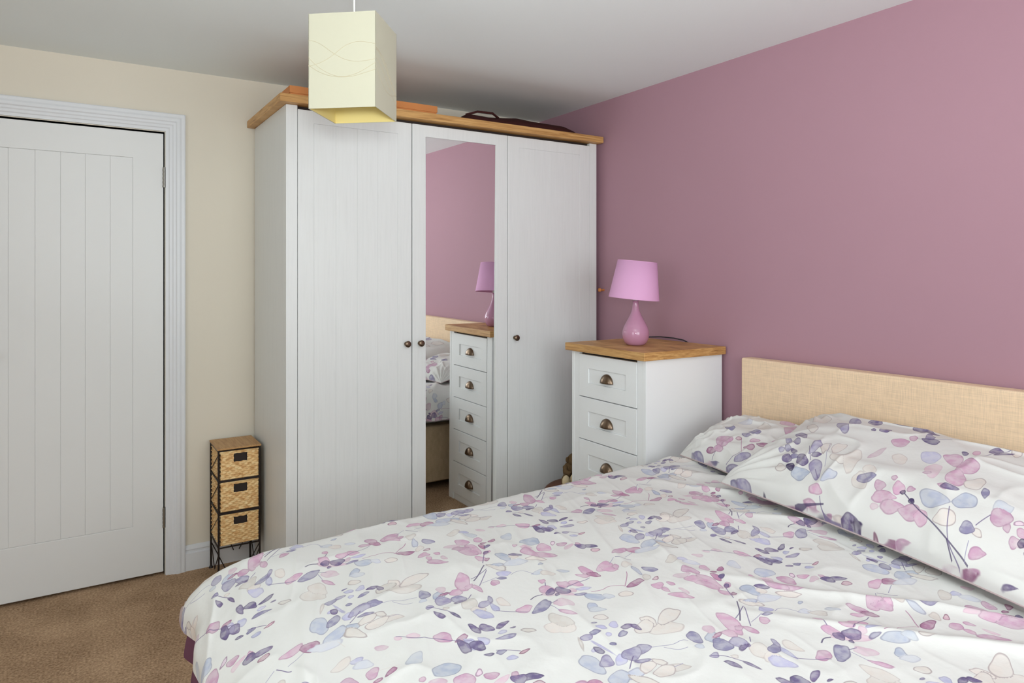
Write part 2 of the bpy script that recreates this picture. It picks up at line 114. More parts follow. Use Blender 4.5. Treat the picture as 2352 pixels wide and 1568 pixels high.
# ------------------------------------------------------------------ helpers
def lin(c):
    c = c/255.0
    return c/12.92 if c <= .04045 else ((c+.055)/1.055)**2.4
def rgb(r, g, b): return (lin(r), lin(g), lin(b), 1)
class MB:
    def __init__(s): s.v = []; s.f = []; s.sm = []
    def add(s, vs, fs, smooth=False):
        o = len(s.v); s.v += [tuple(map(float, p)) for p in vs]; s.f += [tuple(i+o for i in f) for f in fs]; s.sm += [smooth]*len(fs)
    def box(s, x0, x1, y0, y1, z0, z1):
        s.add([(x0,y0,z0),(x1,y0,z0),(x1,y1,z0),(x0,y1,z0),(x0,y0,z1),(x1,y0,z1),(x1,y1,z1),(x0,y1,z1)],
              [(0,3,2,1),(4,5,6,7),(0,1,5,4),(1,2,6,5),(2,3,7,6),(3,0,4,7)]); return s
    def ring(s, ax, q0, q1, a0, a1, z0, z1, ia0, ia1, iz0, iz1):
        """one-piece frame with a rectangular opening, facing -ax; q0 front, q1 back"""
        P = (lambda q, a, z: (a, q, z)) if ax == 'y' else (lambda q, a, z: (q, a, z))
        vs = []
        for q in (q0, q1): vs += [P(q,a0,z0),P(q,a1,z0),P(q,a1,z1),P(q,a0,z1),P(q,ia0,iz0),P(q,ia1,iz0),P(q,ia1,iz1),P(q,ia0,iz1)]
        fs = []
        for i in range(4):
            j = (i+1) % 4
            fs += [(i,j,4+j,4+i), (8+i,12+i,12+j,8+j), (i,8+i,8+j,j), (4+i,4+j,12+j,12+i)]
        if ax == 'x': fs = [f[::-1] for f in fs]
        s.add(vs, fs); return s
    def lathe(s, prof, n=32, M=Matrix.Identity(4), cap=True):
        vs = []; fs = []
        for r, z in prof:
            for i in range(n):
                a = 2*math.pi*i/n; vs.append(M @ Vector((r*math.cos(a), r*math.sin(a), z)))
        for j in range(len(prof)-1):
            for i in range(n):
                k = (i+1) % n; fs.append((j*n+i, j*n+k, (j+1)*n+k, (j+1)*n+i))
        s.add(vs, fs, True)
        if cap:
            m = len(prof)-1
            s.add(vs[:n], [tuple(reversed(range(n)))]); s.add(vs[m*n:], [tuple(range(n))])
        return s
    def tube(s, pts, r, n=8, cap=True):
        pts = [Vector(p) for p in pts]; vs = []; fs = []; up = None
        for i, p in enumerate(pts):
            t = (pts[min(i+1, len(pts)-1)]-pts[max(i-1, 0)]).normalized()
            if up is None: up = t.orthogonal().normalized()
            else: up = (up-t*up.dot(t)); up = up.normalized() if up.length > 1e-6 else t.orthogonal().normalized()
            w = t.cross(up)
            rr = r[i] if isinstance(r, (list, tuple)) else r
            for k in range(n):
                a = 2*math.pi*k/n; vs.append(p+(up*math.cos(a)+w*math.sin(a))*rr)
        for i in range(len(pts)-1):
            for k in range(n):
                k2 = (k+1) % n; fs.append((i*n+k, i*n+k2, (i+1)*n+k2, (i+1)*n+k))
        s.add(vs, fs, True)
        if cap: s.add(vs[:n], [tuple(reversed(range(n)))]); s.add(vs[-n:], [tuple(range(n))])
        return s
    def ball(s, c, rx, ry, rz, n=20, m=12, R=None):
        vs = []; fs = []
        for j in range(m+1):
            a = math.pi*j/m
            for i in range(n):
                b = 2*math.pi*i/n; p = Vector((rx*math.sin(a)*math.cos(b), ry*math.sin(a)*math.sin(b), rz*math.cos(a)))
                if R: p = R @ p
                vs.append(Vector(c)+p)
        for j in range(m):
            for i in range(n):
                k = (i+1) % n; fs.append((j*n+i, (j+1)*n+i, (j+1)*n+k, j*n+k))
        s.add(vs, fs, True); return s
    def sweep(s, prof, path):
        """prof: closed loop of (u,w); path: list of functions (u,w)->xyz, one per station"""
        n = len(prof); vs = [f(u, w) for f in path for u, w in prof]; fs = []
        for i in range(len(path)-1):
            for k in range(n):
                k2 = (k+1) % n; fs.append((i*n+k, i*n+k2, (i+1)*n+k2, (i+1)*n+k))
        s.add(vs, fs); s.add(vs[:n], [tuple(reversed(range(n)))]); s.add(vs[-n:], [tuple(range(n))]); return s
def link(name, data, parent=None, loc=None):
    o = bpy.data.objects.new(name, data); COL.objects.link(o)
    if parent is not None: o.parent = parent
    if loc is not None: o.location = loc
    return o
BASE = {}
def thing(name, label, cat, loc, group=None):
    o = link(name, None, None, loc); o.empty_display_size = .05
    o['label'] = label; o['category'] = cat
    if group: o['group'] = group
    BASE[o.name] = Vector(loc); return o
def tag(o, label, cat, group=None):
    o['label'] = label; o['category'] = cat
    if group: o['group'] = group
    return o
def obj(name, mb, mat, parent=None, bevel=0, seg=2, loc=None, smooth=False, angle=35):
    """mb holds world coordinates; the mesh is stored relative to its thing's base"""
    b = BASE.get(parent.name, Vector((0,0,0))) if parent is not None else Vector(loc or (0,0,0))
    me = bpy.data.meshes.new(name)
    me.from_pydata([(x-b.x, y-b.y, z-b.z) for x, y, z in mb.v], [], mb.f)
    me.polygons.foreach_set('use_smooth', [True]*len(mb.f) if (smooth or bevel) else mb.sm)
    me.materials.append(mat); me.update()
    o = link(name, me, parent, None if parent is not None else b)
    BASE[o.name] = b
    if bevel:
        m = o.modifiers.new('bevel', 'BEVEL'); m.width = bevel; m.segments = seg; m.limit_method = 'ANGLE'; m.angle_limit = math.radians(angle); m.harden_normals = True
    return o
def struct(name, mb, mat, parent=None, **k):
    o = obj(name, mb, mat, parent, **k)
    if parent is None: o['kind'] = 'structure'
    return o
# ------------------------------------------------------------------ materials
def mat(name, col, rough=.5, spec=.5, metal=0, bump=None, var=None):
    """bump=(scale,strength,distance); var=(scale,amount): slight tone variation"""
    m = bpy.data.materials.new(name); m.use_nodes = True; N = m.node_tree.nodes; L = m.node_tree.links
    p = N['Principled BSDF']; p.inputs['Base Color'].default_value = col; p.inputs['Roughness'].default_value = rough
    p.inputs['Metallic'].default_value = metal; p.inputs['Specular IOR Level'].default_value = spec
    if bump or var:
        tc = N.new('ShaderNodeTexCoord')
    if bump:
        n = N.new('ShaderNodeTexNoise'); n.inputs['Scale'].default_value = bump[0]; n.inputs['Detail'].default_value = 4
        b = N.new('ShaderNodeBump'); b.inputs['Strength'].default_value = bump[1]; b.inputs['Distance'].default_value = bump[2]
        L.new(tc.outputs['Object'], n.inputs['Vector']); L.new(n.outputs['Fac'], b.inputs['Height']); L.new(b.outputs['Normal'], p.inputs['Normal'])
    if var:
        n = N.new('ShaderNodeTexNoise'); n.inputs['Scale'].default_value = var[0]; n.inputs['Detail'].default_value = 5
        r = N.new('ShaderNodeValToRGB'); a = var[1]
        r.color_ramp.elements[0].position = .3; r.color_ramp.elements[1].position = .7
        r.color_ramp.elements[0].color = (col[0]*(1-a), col[1]*(1-a), col[2]*(1-a), 1); r.color_ramp.elements[1].color = (min(1, col[0]*(1+a)), min(1, col[1]*(1+a)), min(1, col[2]*(1+a)), 1)
        L.new(tc.outputs['Object'], n.inputs['Vector']); L.new(n.outputs['Fac'], r.inputs['Fac']); L.new(r.outputs['Color'], p.inputs['Base Color'])
    return m
def wood(name, stops, stretch, rough=.45, scale=6.0, bumpd=.0006):
    """stretch: per-axis texture scale, small along the grain"""
    m = bpy.data.materials.new(name); m.use_nodes = True; N = m.node_tree.nodes; L = m.node_tree.links; p = N['Principled BSDF']
    tc = N.new('ShaderNodeTexCoord'); mp = N.new('ShaderNodeMapping'); mp.inputs['Scale'].default_value = stretch
    n = N.new('ShaderNodeTexNoise'); n.inputs['Scale'].default_value = scale; n.inputs['Detail'].default_value = 7; n.inputs['Roughness'].default_value = .62; n.inputs['Distortion'].default_value = .6
    r = N.new('ShaderNodeValToRGB'); e = r.color_ramp.elements; e[0].position, e[0].color = stops[0]; e[1].position, e[1].color = stops[-1]
    for ps, c in stops[1:-1]: q = e.new(ps); q.color = c
    b = N.new('ShaderNodeBump'); b.inputs['Strength'].default_value = .5; b.inputs['Distance'].default_value = bumpd
    L.new(tc.outputs['Object'], mp.inputs['Vector']); L.new(mp.outputs['Vector'], n.inputs['Vector']); L.new(n.outputs['Fac'], r.inputs['Fac'])
    L.new(r.outputs['Color'], p.inputs['Base Color']); L.new(n.outputs['Fac'], b.inputs['Height']); L.new(b.outputs['Normal'], p.inputs['Normal'])
    p.inputs['Roughness'].default_value = rough; p.inputs['Specular IOR Level'].default_value = .35
    return m
M = {}
M['mauve'] = mat('mauve_wall_paint', rgb(178, 139, 152), .75, .25, bump=(90, .15, .001), var=(1.2, .02))
M['cream'] = mat('cream_wall_paint', rgb(227, 219, 204), .8, .25, bump=(90, .15, .001), var=(1.0, .015))
M['ceil'] = mat('ceiling_paint', rgb(238, 243, 243), .9, .2, bump=(60, .1, .001))
M['gloss'] = mat('white_gloss_paint', rgb(226, 228, 232), .35, .4)
M['doorw'] = mat('white_door_paint', rgb(231, 232, 232), .4, .35, bump=(40, .05, .001))
M['white'] = wood('white_woodgrain_foil', [(.25, rgb(225, 227, 226)), (.5, rgb(229, 231, 230)), (.75, rgb(231, 233, 232))], (14, 14, .7), .42, 7, .0002)
M['chestw'] = mat('white_chest_paint', rgb(243, 245, 246), .42, .4)
M['dark'] = mat('gap_shadow', rgb(45, 35, 32), .8)  # near-black colour that paints in the shade of gaps and openings
oak = [(.24, rgb(122, 82, 46)), (.38, rgb(178, 130, 76)), (.58, rgb(208, 162, 102)), (.80, rgb(224, 184, 128))]
M['oakx'] = wood('oak_grain_x', oak, (1.1, 2.0, 24), scale=5)
M['oaky'] = wood('oak_grain_y', oak, (9, 1.2, 14), scale=5)
M['chest_oak'] = wood('chest_oak', oak, (3.2, 1.3, 26), scale=5)
M['mirror'] = mat('mirror_glass', (.90, .91, .91, 1), .01, .5, 1)
M['bronze'] = mat('aged_bronze', rgb(122, 104, 88), .28, .5, 1)
M['steel'] = mat('brushed_steel', rgb(150, 148, 142), .35, .5, 1)
M['iron'] = mat('dark_iron', rgb(48, 40, 38), .5, .4, .4)
M['shade'] = mat('pink_fabric_shade', rgb(226, 172, 212), .8, .2, bump=(400, .2, .0005))
M['lampbase'] = mat('pink_glazed_ceramic', rgb(196, 142, 172), .12, .55)
M['cable'] = mat('black_cable', rgb(35, 34, 42), .5)
M['lightcloth'] = mat('cream_shade_cloth', rgb(194, 191, 171), .8, .2, bump=(300, .2, .0005))
M['shadein'] = mat('cream_shade_lining', rgb(240, 222, 150), .8, .2)
M['wave'] = mat('taupe_thread', rgb(196, 186, 160), .7)
M['plastic'] = mat('white_plastic', rgb(235, 235, 232), .4)
M['orange'] = mat('orange_card', rgb(214, 140, 82), .6, .3, var=(6, .06))
M['maroon'] = mat('maroon_fabric', rgb(70, 34, 32), .8, .2, bump=(50, .4, .003))
M['leather'] = mat('brown_leather', rgb(96, 56, 36), .5, .4, bump=(80, .3, .001))
M['fur'] = mat('brown_plush', rgb(110, 88, 62), .95, .1, bump=(160, .8, .004))
M['furc'] = mat('cream_plush', rgb(214, 196, 160), .95, .1, bump=(160, .6, .003))
M['black'] = mat('black_plastic', rgb(20, 20, 20), .3)
M['sheet'] = mat('white_sheet', rgb(232, 230, 228), .85, .2)
M['plum'] = mat('plum_reverse_cotton', rgb(104, 66, 84), .85, .2, bump=(12, .4, .006))
M['taupe'] = mat('taupe_reverse_cotton', rgb(190, 172, 172), .85, .2, bump=(12, .4, .006))
M['tophat'] = wood('wicker_unit_wood_top', [(.3, rgb(168, 122, 76)), (.5, rgb(190, 146, 96)), (.75, rgb(206, 164, 112))], (26, 2, 20), scale=5)
# linen headboard: fine crossed threads
def linen(name, col):
    m = bpy.data.materials.new(name); m.use_nodes = True; N = m.node_tree.nodes; L = m.node_tree.links; p = N['Principled BSDF']
    tc = N.new('ShaderNodeTexCoord'); ns = []
    for sc_ in ((60, 14, 420), (60, 420, 24)):
        mp = N.new('ShaderNodeMapping'); mp.inputs['Scale'].default_value = sc_
        n = N.new('ShaderNodeTexNoise'); n.inputs['Scale'].default_value = 1; n.inputs['Detail'].default_value = 3
        L.new(tc.outputs['Object'], mp.inputs['Vector']); L.new(mp.outputs['Vector'], n.inputs['Vector']); ns.append(n)
    ad = N.new('ShaderNodeMath'); ad.operation = 'ADD'; L.new(ns[0].outputs['Fac'], ad.inputs[0]); L.new(ns[1].outputs['Fac'], ad.inputs[1])
    hf = N.new('ShaderNodeMath'); hf.operation = 'MULTIPLY'; hf.inputs[1].default_value = .5; L.new(ad.outputs[0], hf.inputs[0])
    r = N.new('ShaderNodeValToRGB'); e = r.color_ramp.elements
    e[0].position = .30; e[0].color = tuple(c*.80 for c in col[:3])+(1,); e[1].position = .70; e[1].color = tuple(min(1, c*1.10) for c in col[:3])+(1,)
    b = N.new('ShaderNodeBump'); b.inputs['Strength'].default_value = .5; b.inputs['Distance'].default_value = .001
    L.new(hf.outputs[0], r.inputs['Fac']); L.new(r.outputs['Color'], p.inputs['Base Color']); L.new(hf.outputs[0], b.inputs['Height']); L.new(b.outputs['Normal'], p.inputs['Normal'])
    p.inputs['Roughness'].default_value = .9; p.inputs['Specular IOR Level'].default_value = .15
    return m
M['linen'] = linen('beige_linen', rgb(244, 216, 184))
M['divan'] = linen('beige_divan_cloth', rgb(208, 184, 150))
# carpet
m = bpy.data.materials.new('brown_carpet'); m.use_nodes = True; N = m.node_tree.nodes; L = m.node_tree.links; p = N['Principled BSDF']
tc = N.new('ShaderNodeTexCoord'); n1 = N.new('ShaderNodeTexNoise'); n1.inputs['Scale'].default_value = 120; n1.inputs['Detail'].default_value = 6
n2 = N.new('ShaderNodeTexNoise'); n2.inputs['Scale'].default_value = 5; n2.inputs['Detail'].default_value = 5
mx = N.new('ShaderNodeMath'); mx.operation = 'MULTIPLY_ADD'; mx.inputs[1].default_value = .65
m3 = N.new('ShaderNodeMath'); m3.operation = 'MULTIPLY'; m3.inputs[1].default_value = .35
L.new(tc.outputs['Object'], n1.inputs['Vector']); L.new(tc.outputs['Object'], n2.inputs['Vector'])
L.new(n1.outputs['Fac'], mx.inputs[0]); L.new(n2.outputs['Fac'], m3.inputs[0]); L.new(m3.outputs[0], mx.inputs[2])
r = N.new('ShaderNodeValToRGB'); e = r.color_ramp.elements; e[0].position = .36; e[0].color = rgb(142, 114, 88); e[1].position = .64; e[1].color = rgb(206, 174, 142)
L.new(mx.outputs[0], r.inputs['Fac']); L.new(r.outputs['Color'], p.inputs['Base Color'])
b = N.new('ShaderNodeBump'); b.inputs['Strength'].default_value = .9; b.inputs['Distance'].default_value = .006; L.new(n1.outputs['Fac'], b.inputs['Height']); L.new(b.outputs['Normal'], p.inputs['Normal'])
p.inputs['Roughness'].default_value = 1; p.inputs['Specular IOR Level'].default_value = .05; M['carpet'] = m
# wicker: tone varies from strand to strand
m = bpy.data.materials.new('wicker'); m.use_nodes = True; N = m.node_tree.nodes; L = m.node_tree.links; p = N['Principled BSDF']
tc = N.new('ShaderNodeTexCoord'); mp = N.new('ShaderNodeMapping'); mp.inputs['Scale'].default_value = (45, 45, 70)
n1 = N.new('ShaderNodeTexNoise'); n1.inputs['Scale'].default_value = 1; n1.inputs['Detail'].default_value = 2
L.new(tc.outputs['Object'], mp.inputs['Vector']); L.new(mp.outputs['Vector'], n1.inputs['Vector'])
r = N.new('ShaderNodeValToRGB'); e = r.color_ramp.elements; e[0].position = .33; e[0].color = rgb(206, 156, 98); e[1].position = .66; e[1].color = rgb(248, 220, 168); q = e.new(.5); q.color = rgb(234, 194, 136)
L.new(n1.outputs['Fac'], r.inputs['Fac']); L.new(r.outputs['Color'], p.inputs['Base Color']); p.inputs['Roughness'].default_value = .6; M['wicker'] = m
# glass of the windows behind the camera: thin, lets the daylight through
m = bpy.data.materials.new('window_glass'); m.use_nodes = True; N = m.node_tree.nodes; L = m.node_tree.links
N.remove(N['Principled BSDF']); t = N.new('ShaderNodeBsdfTransparent'); g = N.new('ShaderNodeBsdfGlossy'); g.inputs['Roughness'].default_value = .02
x = N.new('ShaderNodeMixShader'); x.inputs[0].default_value = .06; L.new(t.outputs[0], x.inputs[1]); L.new(g.outputs[0], x.inputs[2]); L.new(x.outputs[0], N['Material Output'].inputs['Surface']); M['glass'] = m
# printed cotton: leaf and stem shapes arrive as signed distances stored on the cloth
def printed():
    m = bpy.data.materials.new('floral_printed_cotton'); m.use_nodes = True; N = m.node_tree.nodes; L = m.node_tree.links; p = N['Principled BSDF']
    def at(n): a = N.new('ShaderNodeAttribute'); a.attribute_name = n; return a
    def mr(src, a, b, c, d):
        x = N.new('ShaderNodeMapRange'); x.inputs[1].default_value = a; x.inputs[2].default_value = b; x.inputs[3].default_value = c; x.inputs[4].default_value = d; x.interpolation_type = 'SMOOTHSTEP'
        L.new(src, x.inputs[0]); return x.outputs[0]
    def mth(op, a, b):
        x = N.new('ShaderNodeMath'); x.operation = op
        for i, k in enumerate((a, b)):
            if isinstance(k, (int, float)): x.inputs[i].default_value = k
            else: L.new(k, x.inputs[i])
        return x.outputs[0]
    def mix(f, a, b, mode='MIX'):
        x = N.new('ShaderNodeMix'); x.data_type = 'RGBA'; x.blend_type = mode
        if isinstance(f, (int, float)): x.inputs[0].default_value = f
        else: L.new(f, x.inputs[0])
        for i, k in ((6, a), (7, b)):
            if isinstance(k, tuple): x.inputs[i].default_value = k
            else: L.new(k, x.inputs[i])
        return x.outputs[2]
    tc = N.new('ShaderNodeTexCoord')
    n = N.new('ShaderNodeTexNoise'); n.inputs['Scale'].default_value = 45; n.inputs['Detail'].default_value = 3; L.new(tc.outputs['Object'], n.inputs['Vector'])
    wash = mr(n.outputs['Fac'], .38, .66, .62, 1.0)        # watercolour pooling
    c = rgb(223, 222, 219)
    for sfx in ('', '2'):
        leaf = at('leaf'+sfx); lc = at('leafcol'+sfx); d = leaf.outputs['Fac']
        mask = mr(d, -.0006, .0008, 0, 1)
        inner = mix(mth('MULTIPLY', mask, wash), c, lc.outputs['Color'])
        rim = mth('MULTIPLY', mth('MULTIPLY', mr(d, -.0004, .0006, 0, 1), mr(d, .0010, .0032, 1, 0)), lc.outputs['Alpha'])
        c = mix(rim, inner, mix(1.0, lc.outputs['Color'], (.52, .47, .52, 1), 'MULTIPLY'))
    for q_ in range(3):
        st = at('stem%d' % q_); se = at('stemend%d' % q_); scol = at('stemcol%d' % q_); wid = mth('MULTIPLY', scol.outputs['Alpha'], .002)
        sm = mth('MULTIPLY', mr(mth('SUBTRACT', wid, mth('ABSOLUTE', st.outputs['Fac'], 0)), -.0003, .0003, 0, 1), mr(se.outputs['Fac'], -.0003, .0004, 1, 0))
        c = mix(mth('MULTIPLY', sm, .85), c, scol.outputs['Color'])
    L.new(c, p.inputs['Base Color']); p.inputs['Roughness'].default_value = .8; p.inputs['Specular IOR Level'].default_value = .2
    n2 = N.new('ShaderNodeTexNoise'); n2.inputs['Scale'].default_value = 18; n2.inputs['Detail'].default_value = 5; L.new(tc.outputs['Object'], n2.inputs['Vector'])
    b = N.new('ShaderNodeBump'); b.inputs['Strength'].default_value = .35; b.inputs['Distance'].default_value = .008; L.new(n2.outputs['Fac'], b.inputs['Height']); L.new(b.outputs['Normal'], p.inputs['Normal'])
    return m
M['print'] = printed()
PAL = {'P': ((205, 165, 189), .4), 'p': ((216, 190, 202), .15), 'M': ((178, 128, 158), .6), 'D': ((120, 107, 144), .5), 'K': ((84, 72, 108), .5),
       'V': ((152, 146, 176), .5), 'L': ((190, 188, 216), .35), 'B': ((184, 190, 208), .5), 'b': ((204, 207, 217), .3), 'g': ((218, 210, 204), .35),
       'o': ((222, 214, 208), .75), 'Q': ((206, 172, 184), 1.0), 'R': ((228, 205, 220), 1.0)}
OUTL = {'o': 1}
def read_leaves(txt):
    out = []
    for r_ in txt.split(';'):
        w = r_.split(); out.append((np.array(list(map(float, w[:2]))), np.array(list(map(float, w[2:4]))), np.array(list(map(float, w[4:6]))), w[6]))
    return out
def read_stems(txt):
    out = []
    for r_ in txt.split(';'):
        w = r_.split(); out.append((w[0], np.array(list(map(float, w[1:]))).reshape(-1, 2)))
    return out
def print_fields(S, T, leaves, stems, seed):
    """S,T: regular grids of cloth coordinates (metres). Returns signed distances and colours."""
    rnd = random.Random(seed)
    s0, t0 = S[0, 0], T[0, 0]; ds = S[1, 0]-S[0, 0]; dt = T[0, 1]-T[0, 0]; ns_, nt = S.shape
    LY = [(np.full(S.shape, -.05), np.ones(S.shape+(4,))) for _ in (0, 1)]; SL = []
    for _ in range(3):
        z_ = np.ones(S.shape+(4,)); z_[..., 3] = 0; SL.append((np.full(S.shape, .05), np.full(S.shape, .05), np.full(S.shape, .0045), z_))
    def win(lo, hi):
        i0 = max(0, int((lo[0]-s0)/ds)); i1 = min(ns_, int((hi[0]-s0)/ds)+2); j0 = max(0, int((lo[1]-t0)/dt)); j1 = min(nt, int((hi[1]-t0)/dt)+2)
        return (slice(i0, i1), slice(j0, j1)) if i1 > i0 and j1 > j0 else None
    pad = 2.2*max(ds, dt)
    for pss in (0, 1):
        leaf, lc = LY[pss]
        for c, a, b, k in leaves:
            a = a*1.14; b = b*1.05
            darkk = k in 'DKQRV'
            if (pss == 1) != darkk: continue
            la, lb = np.linalg.norm(a), np.linalg.norm(b)
            ext = np.abs(a)+np.abs(b)+pad
            w = win(c-ext*1.1, c+ext*1.1)
            kk = rnd.uniform(-.45, .45); ph = rnd.uniform(0, 6.28); j = rnd.uniform(-10, 10)
            if w is None: continue
            iM = np.linalg.inv(np.stack([a, b], 1))
            x = S[w]-c[0]; y = T[w]-c[1]
            pp = iM[0, 0]*x+iM[0, 1]*y; qq = iM[1, 0]*x+iM[1, 1]*y
            ang = np.arctan2(qq, pp)
            wob = 1+.06*np.sin(3*ang+ph)+.035*np.sin(5*ang+ph*2)
            qq = qq/(1+kk*np.clip(pp, -1, 1))
            bend = .25*math.sin(ph); qq = qq-bend*(pp**2-.4)
            if la > lb*1.25 and rnd.random() < .65: rr = (np.abs(qq)**1.25*.96+np.abs(pp)**2.1)**.6/wob
            else: rr = (np.abs(pp)**1.95+np.abs(qq)**1.9)**(1/1.92)/wob
            det = abs(a[0]*b[1]-a[1]*b[0]); rm = det/max(la, lb)
            sd = (1-rr)*rm
            cur = leaf[w]; up = (sd > 0) | ((sd > cur) & (cur < 0))
            cur[up] = sd[up]; leaf[w] = cur
            (r0, g0, b0), ol = PAL[k]
            q = lc[w]; q[up] = (lin(r0+j), lin(g0+j*.8), lin(b0+j*.8), ol); lc[w] = q
    for ns__, (k, pts) in enumerate(stems):
        st, se, sdist, sc_ = SL[ns__ % 3]
        wd = {'D': .0015, 'V': .0011, 'M': .0011, 'L': .0008, 'g': .0006}[k]
        (r0, g0, b0), _ = PAL[{'D': 'K', 'V': 'D', 'M': 'M', 'L': 'V', 'g': 'g'}[k]]
        # smooth the polyline
        P_ = pts
        for _i in range(2):
            if len(P_) < 3: break
            Q_ = [P_[0]]
            for u, v in zip(P_[:-1], P_[1:]): Q_ += [u*.75+v*.25, u*.25+v*.75]
            P_ = np.array(Q_+[P_[-1]])
        for n_, (u, v) in enumerate(zip(P_[:-1], P_[1:])):
            w = win(np.minimum(u, v)-.006, np.maximum(u, v)+.006)
            if w is None: continue
            d = v-u; ln = float(np.hypot(*d))
            if ln < 1e-4: continue
            d = d/ln; x = S[w]-u[0]; y = T[w]-u[1]
            al = x*d[0]+y*d[1]; pr = x*d[1]-y*d[0]; tc_ = np.clip(al, 0, ln)
            td = np.hypot(x-tc_*d[0], y-tc_*d[1])
            ee = np.full(al.shape, -.0012)
            if n_ == 0: ee = np.maximum(ee, -al)
            if n_ == len(P_)-2: ee = np.maximum(ee, al-ln)
            cur = sdist[w]; up = td < cur; cur[up] = td[up]; sdist[w] = cur
            q = st[w]; q[up] = pr[up]; st[w] = q
            q = se[w]; q[up] = ee[up]; se[w] = q
            q = sc_[w]; q[up] = (lin(r0), lin(g0), lin(b0), wd*500); sc_[w] = q
    return LY, SL
def grid_faces(ni, nj, flip=False):
    i, j = np.meshgrid(np.arange(ni-1), np.arange(nj-1), indexing='ij'); a = (i*nj+j).ravel(); f = np.stack([a, a+nj, a+nj+1, a+1], 1)
    return f[:, ::-1] if flip else f
def grid_obj(name, P, flip, material, parent, loc, fields=None):
    ni, nj = P.shape[:2]; f = grid_faces(ni, nj, flip); me = bpy.data.meshes.new(name)
    co = (P.reshape(-1, 3)-np.array(loc)).astype(np.float32)
    me.vertices.add(len(co)); me.vertices.foreach_set('co', co.ravel())
    me.loops.add(f.size); me.loops.foreach_set('vertex_index', f.ravel().astype(np.int32))
    me.polygons.add(len(f)); me.polygons.foreach_set('loop_start', (np.arange(len(f))*4).astype(np.int32))
    me.update(calc_edges=True); me.polygons.foreach_set('use_smooth', np.ones(len(f), bool))
    if fields is not None:
        LY, SL = fields; fl_ = [('leaf', LY[0][0]), ('leaf2', LY[1][0])]; cl_ = [('leafcol', LY[0][1]), ('leafcol2', LY[1][1])]
        for q_, (st, se, _, sc_) in enumerate(SL): fl_ += [('stem%d' % q_, st), ('stemend%d' % q_, se)]; cl_ += [('stemcol%d' % q_, sc_)]
        for nm, arr in fl_:
            a = me.attributes.new(nm, 'FLOAT', 'POINT'); a.data.foreach_set('value', arr.ravel().astype(np.float32))
        for nm, arr in cl_:
            a = me.attributes.new(nm, 'FLOAT_COLOR', 'POINT'); a.data.foreach_set('color', arr.reshape(-1, 4).ravel().astype(np.float32))
    me.materials.append(material); o = link(name, me, parent, loc if parent is None else None)
    return o
# ------------------------------------------------------------------ the room
XR, XL, YB, YF, ZC = 2.395, -1.40, 3.46, -1.20, 2.267
T = .12
struct('floor', MB().box(XL-T, XR+T, YF-T, YB+T, -.1, 0), M['carpet'])
struct('ceiling', MB().box(XL-T, XR+T, YF-T, YB+T, ZC, ZC+.1), M['ceil'])
struct('wall_right', MB().box(XR, XR+T, YF-T, YB+T, 0, ZC), M['mauve'])
DX0_, DX1_, DZ = -.412, .353, 1.981      # door opening
struct('wall_back', MB().box(DX1_, XR, YB, YB+T, 0, ZC).box(XL-T, DX0_, YB, YB+T, 0, ZC).box(DX0_, DX1_, YB, YB+T, DZ, ZC), M['cream'])
WX0, WX1, WZ0, WZ1 = -.25, 1.55, .88, 2.08  # window behind the photographer
struct('wall_front', MB().box(XL-T, WX0, YF-T, YF, 0, ZC).box(WX1, XR, YF-T, YF, 0, ZC).box(WX0, WX1, YF-T, YF, 0, WZ0).box(WX0, WX1, YF-T, YF, WZ1, ZC), M['cream'])
SY0, SY1 = -.08, 1.18                      # unseen left-wall window, added to go with the side fill light
struct('wall_left', MB().box(XL-T, XL, YF, SY0, 0, ZC).box(XL-T, XL, SY1, YB, 0, ZC).box(XL-T, XL, SY0, SY1, 0, WZ0).box(XL-T, XL, SY0, SY1, WZ1, ZC), M['cream'])
def window(name, ax, c0, c1, q):
    mb = MB(); gl = MB(); f = .05; ins = -.06
    def bx(B, a, b, z0, z1, w):
        lo, hi = q+ins-w, q+ins+w
        B.box(a, b, lo, hi, z0, z1) if ax == 'x' else B.box(lo, hi, a, b, z0, z1)
    bx(mb, c0, c1, WZ0, WZ0+f, .03); bx(mb, c0, c1, WZ1-f, WZ1, .03); bx(mb, c0, c0+f, WZ0+f, WZ1-f, .03); bx(mb, c1-f, c1, WZ0+f, WZ1-f, .03)
    m_ = (c0+c1)/2; bx(mb, m_-f/2, m_+f/2, WZ0+f, WZ1-f, .03)
    o = struct(name, mb, M['gloss'], bevel=.003)
    for a, b in ((c0+f, m_-f/2), (m_+f/2, c1-f)):
        g_ = MB(); bx(g_, a, b, WZ0+f, WZ1-f, .003); obj('pane', g_, M['glass'], o)
window('window_1', 'x', WX0, WX1, YF)
window('fill_window', 'y', SY0, SY1, XL)
# door: moulded cottage door, eight boards in a frame
dl = MB(); y0 = YB+.004; yb = y0+.036; x0, x1 = DX0_+.004, DX1_-.004; z0, z1 = .012, 1.974
px0, px1, pz0, pz1 = -.292, .228, .235, 1.857
dl.ring('y', y0, yb, x0, x1, z0, z1, px0, px1, pz0, pz1).box(px0, px1, y0+.014, yb-.004, pz0, pz1)
door = struct('door_1', dl, M['doorw'], bevel=.0025)
gx = [-.292, -.216, -.126, -.038, .050, .142, .228]
for a, b in zip(gx[:-1], gx[1:]):
    obj('plank', MB().box(a, b, y0+.0010, y0+.0145, pz0+.0002, pz1-.0002), M['doorw'], door, bevel=.0016, seg=2)
for hz in (1.778, .257):
    h = MB().tube([(DX1_-.002, YB-.003, hz-.045), (DX1_-.002, YB-.003, hz+.045)], .0055, 10)
    for k in range(5): h.tube([(DX1_-.002, YB-.003, hz-.045+k*.018), (DX1_-.002, YB-.003, hz-.035+k*.018)], .0066, 10)
    obj('hinge', h, M['steel'], door)
